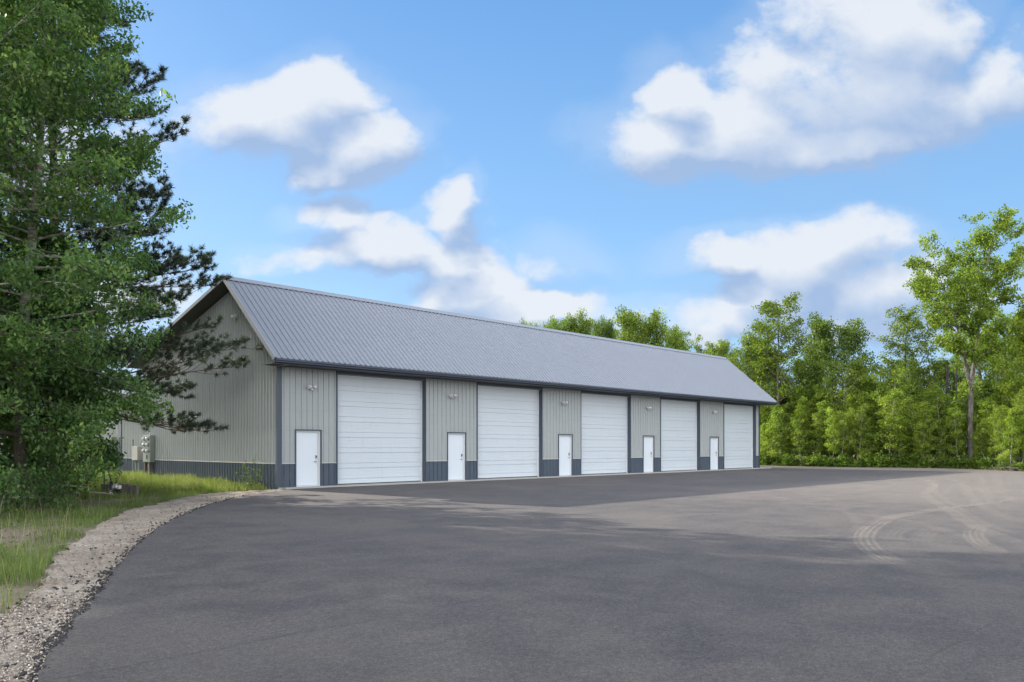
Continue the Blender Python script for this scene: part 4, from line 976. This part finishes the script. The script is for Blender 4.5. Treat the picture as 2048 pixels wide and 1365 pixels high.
def needles(name, tuf, rg, n=58, L=.17, w_=.009):
    C_ = np.array([t_[0] for t_ in tuf]); D_ = np.array([t_[1] for t_ in tuf]); m_ = len(C_); sc_ = rg.uniform(.75, 1.2, (m_, 1, 1))
    v = rg.normal(size=(m_, n, 3)); v /= np.linalg.norm(v, axis=2)[..., None]; dirs = v + D_[:, None] * .75 + np.array([0, 0, .12]); dirs /= np.linalg.norm(dirs, axis=2)[..., None]
    base = C_[:, None] - D_[:, None] * rg.uniform(0, .13, (m_, n, 1)); tip = base + dirs * L * sc_ * rg.uniform(.7, 1.1, (m_, n, 1))
    sd = np.cross(dirs, rg.normal(size=(m_, n, 3))); sd /= np.linalg.norm(sd, axis=2)[..., None]
    V = np.stack([base - sd * w_, base + sd * w_, tip], 2).reshape(-1, 3); F = np.arange(m_ * n * 3).reshape(-1, 3)
    tint = np.clip(np.repeat(rg.normal(.42, .16, m_), n) + rg.normal(0, .12, m_ * n), 0, 1)
    return np_mesh(name, V, F, tint)
px_, py_, _ = at_depth(112, 24.0)
T, tuf = pine(71, 19.5, 5.4, .17, 200)
# a few long low boughs reaching out to the right, past the gable wall
rg = T.rg
for (h_, L_, dd, cv_) in ((4.2, 5.2, .10, .35), (3.5, 3.7, .25, -.10), (5.4, 3.3, .3, .3), (6.6, 3.2, .0, .4), (3.4, 3.0, -.35, -.3)):
    Q = T.path((0, 0, h_), tuple(RIGHT + FWD * dd + np.array([0, 0, .05])), L_, 9, cv_, .05); T.limb(Q, .045, .008, 6)
    for j in range(15):
        v = .35 + .65 * (j + rg.uniform()) / 15; y = v * 9; c_ = int(min(y, 8)); q0 = Q[c_] + (Q[c_ + 1] - Q[c_]) * (y - c_); td = unit(Q[c_ + 1] - Q[c_])
        sd = unit(np.cross(td, np.array([0, 0, 1.0]))) * (1 if j % 2 else -1); S_ = T.path(q0, td * .8 + sd * rg.uniform(.3, .9) + np.array([0, 0, rg.normal() * .15 + .1]), .35 + .7 * (1.1 - v), 4, .35, .1); T.limb(S_, .010, .004, 4)
        for q2 in (2, 3, 4): tuf.append((S_[q2] + rg.normal(size=3) * .03, unit(S_[-1] - S_[-2])))
    tuf.append((Q[-1], unit(Q[-1] - Q[-2])))
e = empty('pine_tree', (px_, py_, G0), 0, 'tall dark pine with tufted needles, its boughs reaching in front of the gable', 'tree')
link('trunk', T.wood_mesh('trunk'), e, M['bark_pine']); link('crown', needles('crown', tuf, rg), e, M['needle'])
print('TUFTS', len(tuf), 'LEAVES', sum(A1.n), sum(A2.n), sum(A3.n))
# trees standing out to the left of the picture that shade the forecourt
SHD = [(-11.8, 13, 19), (-15.5, -4, 15), (-10.0, 24, 18), (-19, 6, 17)]
LB = ['dense tree off the left of the picture behind the pine', 'dense tree off the left behind the cut-off aspen', 'dense tree off the left near the rear building', 'dense tree farthest out to the left']
src = protos[('D', 'leaf_dark')]
for (x, y, h), lb in zip(SHD, LB):
    sc_ = h / 12.3; clone(src, (x, y, G0), x * 3.1, (sc_ * .85, sc_ * .85, sc_), lb, 'trees off the left of the picture')

# trees standing behind the rear building
for (px, Z, top, lb) in ((-30, 70, 640, 'far tree beyond the rear building at the left edge'), (45, 78, 690, 'far tree beyond the rear building, seen through the aspen leaves')):
    sc_ = (height_at(top, Z) - G0) / 12.9; clone(src, at_depth(px, Z, G0), px, sc_, lb, 'far trees beyond the rear building')
# undergrowth at the foot of the left trees
USH = [(70, 18.2, 1.2, 0), (20, 18.6, 1.4, 1), (115, 19.8, 1.1, 2), (120, 21.0, 1.0, 1), (160, 27.0, 1.1, 0), (150, 23.8, 1.5, 2), (170, 22.4, .45, 2), (90, 21.5, 1.8, 0), (238, 30.0, .8, 1), (-10, 16.5, 1.4, 2), (40, 20.5, 1.7, 1), (128, 17.6, .45, 0)]
UL = ['dark leafy bush low under the aspen', 'bush at the left edge under the trees', 'bush beside the maple stem', 'bright young bush between the maple and the pine', 'leafy bush far back left of the metal post', 'bush behind the maple stem', 'smallest green bush left of the old machine', 'tall bush behind the dark leafy one', 'small yellow-green bush at the foot of the rear meter cabinet', 'bush cut off by the left edge', 'tall bush between the aspen and the pine', 'small low bush at the edge of the mown strip']
ush = {}
for (px, Z, h, v), lb in zip(USH, UL):
    lm = M['leaf_shrub'] if Z > 20.8 else M['leaf_maple']; kk = (v, lm.name); loc = at_depth(px, Z, G0)
    if kk not in ush: ush[kk] = put_tree(SH[v], 'bush', loc, lb, 'bush', 'bushes under the left trees', lm, M['bark_grey'], .075, px, h)
    else: clone(ush[kk], loc, px * .3, h, lb)
pl = at_depth(508, 27.2, G0)
T = shrub(81, 1.15, 1, 8, 5, .10)
put_tree(T, 'weed_plant', pl, 'leggy green weed growing against the dark wainscot near the corner', 'plant', None, M['leaf_shrub'], M['bark_grey'], .06)

# ------------------------------------------------------------------ grass
rg = np.random.default_rng(91)
def grass(name, pts, h, w_, bend, tint, seed, nb=1):
    rg = np.random.default_rng(seed); n = len(pts); az = rg.uniform(0, 6.28, n); lean_ = np.stack([np.cos(az), np.sin(az)], 1) * (bend * h * rg.uniform(.3, 1.2, n))[:, None]
    s_ = np.stack([-np.sin(az), np.cos(az)], 1) * (w_ / 2)[:, None] if hasattr(w_, '__len__') else np.stack([-np.sin(az), np.cos(az)], 1) * w_ / 2
    B0 = np.column_stack([pts[:, :2] - s_, pts[:, 2]]); B1 = np.column_stack([pts[:, :2] + s_, pts[:, 2]])
    m_ = np.column_stack([pts[:, :2] + lean_ * .35, pts[:, 2] + h * .6]); M0 = m_.copy(); M1 = m_.copy(); M0[:, :2] -= s_ * .7; M1[:, :2] += s_ * .7
    tip = np.column_stack([pts[:, :2] + lean_, pts[:, 2] + h * (1 - .15 * bend)])
    V = np.stack([B0, B1, M1, M0, tip], 1).reshape(-1, 3); i = np.arange(n)[:, None] * 5
    F = np.concatenate([np.concatenate([i, i + 1, i + 2], 1), np.concatenate([i, i + 2, i + 3], 1), np.concatenate([i + 3, i + 2, i + 4], 1)])
    return np_mesh(name, V, F, np.tile(tint, 3))
def vnoise(x, y, s, seed):
    r_ = np.random.default_rng(seed); G = r_.uniform(size=(128, 128)); X = x / s + 500; Y = y / s + 500; xi = np.floor(X).astype(int); yi = np.floor(Y).astype(int); fx = X - xi; fy = Y - yi; fx = fx * fx * (3 - 2 * fx); fy = fy * fy * (3 - 2 * fy)
    g_ = lambda a, b: G[a % 128, b % 128]
    return g_(xi, yi) * (1 - fx) * (1 - fy) + g_(xi + 1, yi) * fx * (1 - fy) + g_(xi, yi + 1) * (1 - fx) * fy + g_(xi + 1, yi + 1) * fx * fy
gex, gey = Bm[:, 0], Bm[:, 1]; o_ = np.argsort(gey)
def outside(x, y, marg): return (x < np.interp(y, gey[o_], gex[o_]) - marg) | (y > .5)
# tall sunny grass along the gable wall
N = 95000; x = rg.uniform(-6.5, .9, N); y = rg.uniform(-.4, 24, N)
ok = outside(x, y, .05) & ~((x > -.06) & (y < 13.0)); dn = vnoise(x, y, .5, 1) * .6 + vnoise(x, y, 2.2, 2) * .5
ok &= (rg.uniform(size=N) < np.clip(dn * 1.7 - .1, 0, 1)) & (x > -5.6 + 1.2 * vnoise(y, x * 0, 2, 3)); ok &= ~((y < 1.2) & (x < -2.4 + .4 * rg.normal(size=N)))
x, y = x[ok], y[ok]; h = (.16 + .34 * vnoise(x, y, 1.1, 4)) * rg.uniform(.55, 1.35, len(x)) * np.clip((y + 1.0) / 2.6, .45, 1)
P1 = np.column_stack([x, y, np.full(len(x), G0)]); t1 = np.clip(.48 + .35 * (vnoise(x, y, .8, 5) - .5) + rg.normal(0, .16, len(x)), 0, 1)
# shorter patchy grass on the verge
N = 230000; x = rg.uniform(-17.5, -1.5, N); y = -18.5 + 22 * rg.uniform(size=N) ** 1.25
ok = outside(x, y, .02); dn = vnoise(x, y, .35, 6) * .55 + vnoise(x, y, 1.3, 7) * .75
lush = np.clip((-9.5 - x) / 2.5, 0, 1) * np.clip((-10.5 - y) / 2.0, 0, 1)
ok &= rg.uniform(size=N) < np.clip(dn * 2.9 - 1.65 + .75 * lush, 0, 1); x, y, lush = x[ok], y[ok], lush[ok]
h = (.05 + .13 * vnoise(x, y, .6, 8) + .12 * lush) * rg.uniform(.5, 1.5, len(x))
P2 = np.column_stack([x, y, np.full(len(x), G0)]); t2 = np.clip(.30 + .30 * (vnoise(x, y, .7, 9) - .5) + .10 * lush + rg.normal(0, .15, len(x)), 0, 1)
# seed stalks
N = 1500; x = np.r_[rg.uniform(-15, -5, N), rg.uniform(-5.5, -.1, N)]; y = np.r_[rg.uniform(-17, 1, N), rg.uniform(.6, 12, N)]; ok = outside(x, y, .1); x, y = x[ok], y[ok]; ok = rg.uniform(size=len(x)) < .55; x, y = x[ok], y[ok]
h3 = rg.uniform(.3, .75, len(x)); P3 = np.column_stack([x, y, np.full(len(x), G0)]); t3 = rg.uniform(.8, 1, len(x))
PP = np.concatenate([P1, P2, P3]); HH = np.concatenate([h if False else np.zeros(0)]) if False else None
H1 = (P1[:, 2] * 0 + 1); 
x1_, y1_ = P1[:, 0], P1[:, 1]; H1 = (.16 + .34 * vnoise(x1_, y1_, 1.1, 4)) * rg.uniform(.55, 1.35, len(x1_)) * np.clip((y1_ + 1.0) / 2.6, .45, 1)
HH = np.concatenate([H1, h, h3]); WD = np.concatenate([np.full(len(P1), .012), np.full(len(P2), .0075), np.full(len(P3), .005)]); TT = np.concatenate([t1, t2, t3])
g_ = link('grass', grass('grass', PP, HH, WD, .55, TT, 9), None, M['grass']); tag(g_, 'uneven grass and weeds on the verge and along the gable wall', 'grass', None, 'stuff')
print('BLADES', len(PP))
# leaf litter and low weeds on the verge
T = Tree(95)
for i in range(900):
    x = rg.uniform(-15, -3); y = rg.uniform(-15, 4)
    if outside(np.array([x]), np.array([y]), .1)[0]: T.clump(np.array([x, y, G0 + .04]), .11, 7)
tag(link('low_weeds', T.leaf_mesh('low_weeds', .045), None, M['groundcover']), 'small broad-leaved weeds dotted through the verge grass', 'weeds', None, 'stuff')

# ------------------------------------------------------------------ things left in the grass
tb = empty('timber_edging', at_depth(241, 24.6, G0), -R(45), 'low edging of weathered grey timber blocks in the grass behind the old machine', 'timber edging')
for k, (w_, hh) in enumerate(((.28, .36), (.27, .33), (.30, .36), (.26, .32))):
    b = MB(); xx = -.58 + k * .295; b.box((xx, -.09, -.05), (xx + w_ * .97, .09, hh)); o = b.build('timber_block', M['oldwood'], tb); bv = o.modifiers.new('bevel', 'BEVEL'); bv.width = .012; bv.segments = 2
ps = at_depth(208, 24.4, G0); b = MB(); b.tube([(0, 0, -.1), (.01, 0, .6), (.015, 0, 1.22)], .022, 8); o = b.build('metal_post', M['darksteel']); o.location = ps
tag(o, 'thin dark metal post standing at the left end of the timber edging', 'post')
mc = empty('garden_machine', at_depth(228, 24.1, G0), -R(45), 'small old black machine with a raised handle and silver engine by the timber edging', 'garden machine')
b = MB(); b.tube([(-.22, 0, .98), (-.16, .0, .74), (-.10, 0, .52), (-.07, 0, .30)], [.016, .018, .026, .03], 8); b.tube([(-.24, -.10, .99), (-.22, 0, .98), (-.24, .10, .99)], .016, 8); b.build('handle', M['black'], mc, True)
b = MB(); b.tube([(-.10, 0, .46), (-.08, 0, .25), (-.06, 0, .05)], [.05, .10, .13], 12); b.tube([(.04, 0, .40), (.10, .0, .52)], [.03, .02], 8); b.build('body', M['black'], mc, True)
b = MB(); b.tube([(.04, 0, .22), (.04, 0, .36)], .11, 14); b.tube([(.04, 0, .361), (.04, 0, .40)], [.08, .06], 12); en = b.build('engine', M['steel'], mc, True)
b = MB(); b.box((.145, -.06, .24), (.20, .06, .35)); b.build('muffler', M['lampwhite'], en)
for sx_ in (-1, 1):
    b = MB(); b.tube([(.02, sx_ * .15, .10), (.02, sx_ * .20, .10)], .11, 16); wl = b.build('wheel', M['black'], mc); b = MB(); b.tube([(.02, sx_ * .201, .10), (.02, sx_ * .212, .10)], .05, 12); b.build('rim', M['steel'], wl)
def dead(name, px, Z, L, ang, lift, lab, seed, r0=.035):
    T = Tree(seed); d = RIGHT * math.cos(ang) + FWD * math.sin(ang); P = T.path((0, 0, .05 + lift), d + np.array([0, 0, -lift * .3]), L, 7, 0, .06); T.limb(P, r0, r0 * .3, 6)
    for i in ((2, 4, 5) if r0 > .02 else ()): T.limb(T.path(P[i], d + T.rg.normal(size=3) * .7, L * .3, 3, 0, .1), .014, .004, 4)
    o = link(name, T.wood_mesh(name), None, M['deadwood']); o.location = at_depth(px, Z, G0); tag(o, lab, 'branch', 'dead branches lying under the left trees')
dead('fallen_branch', -6, 18.0, 1.0, .1, .35, 'pale dead branch lying at the left edge under the trees', 1)
dead('fallen_branch', 96, 20.5, 1.1, .2, .55, 'pale dead branch propped behind the dark bushes', 2)
dead('fallen_branch', 180, 23.2, .8, .0, .12, 'short pale stick lying left of the metal post', 3)
dead('fallen_twig', 98, 11.6, .5, 1.0, .0, 'thin reddish stick lying on the dirt shoulder', 4, .007)
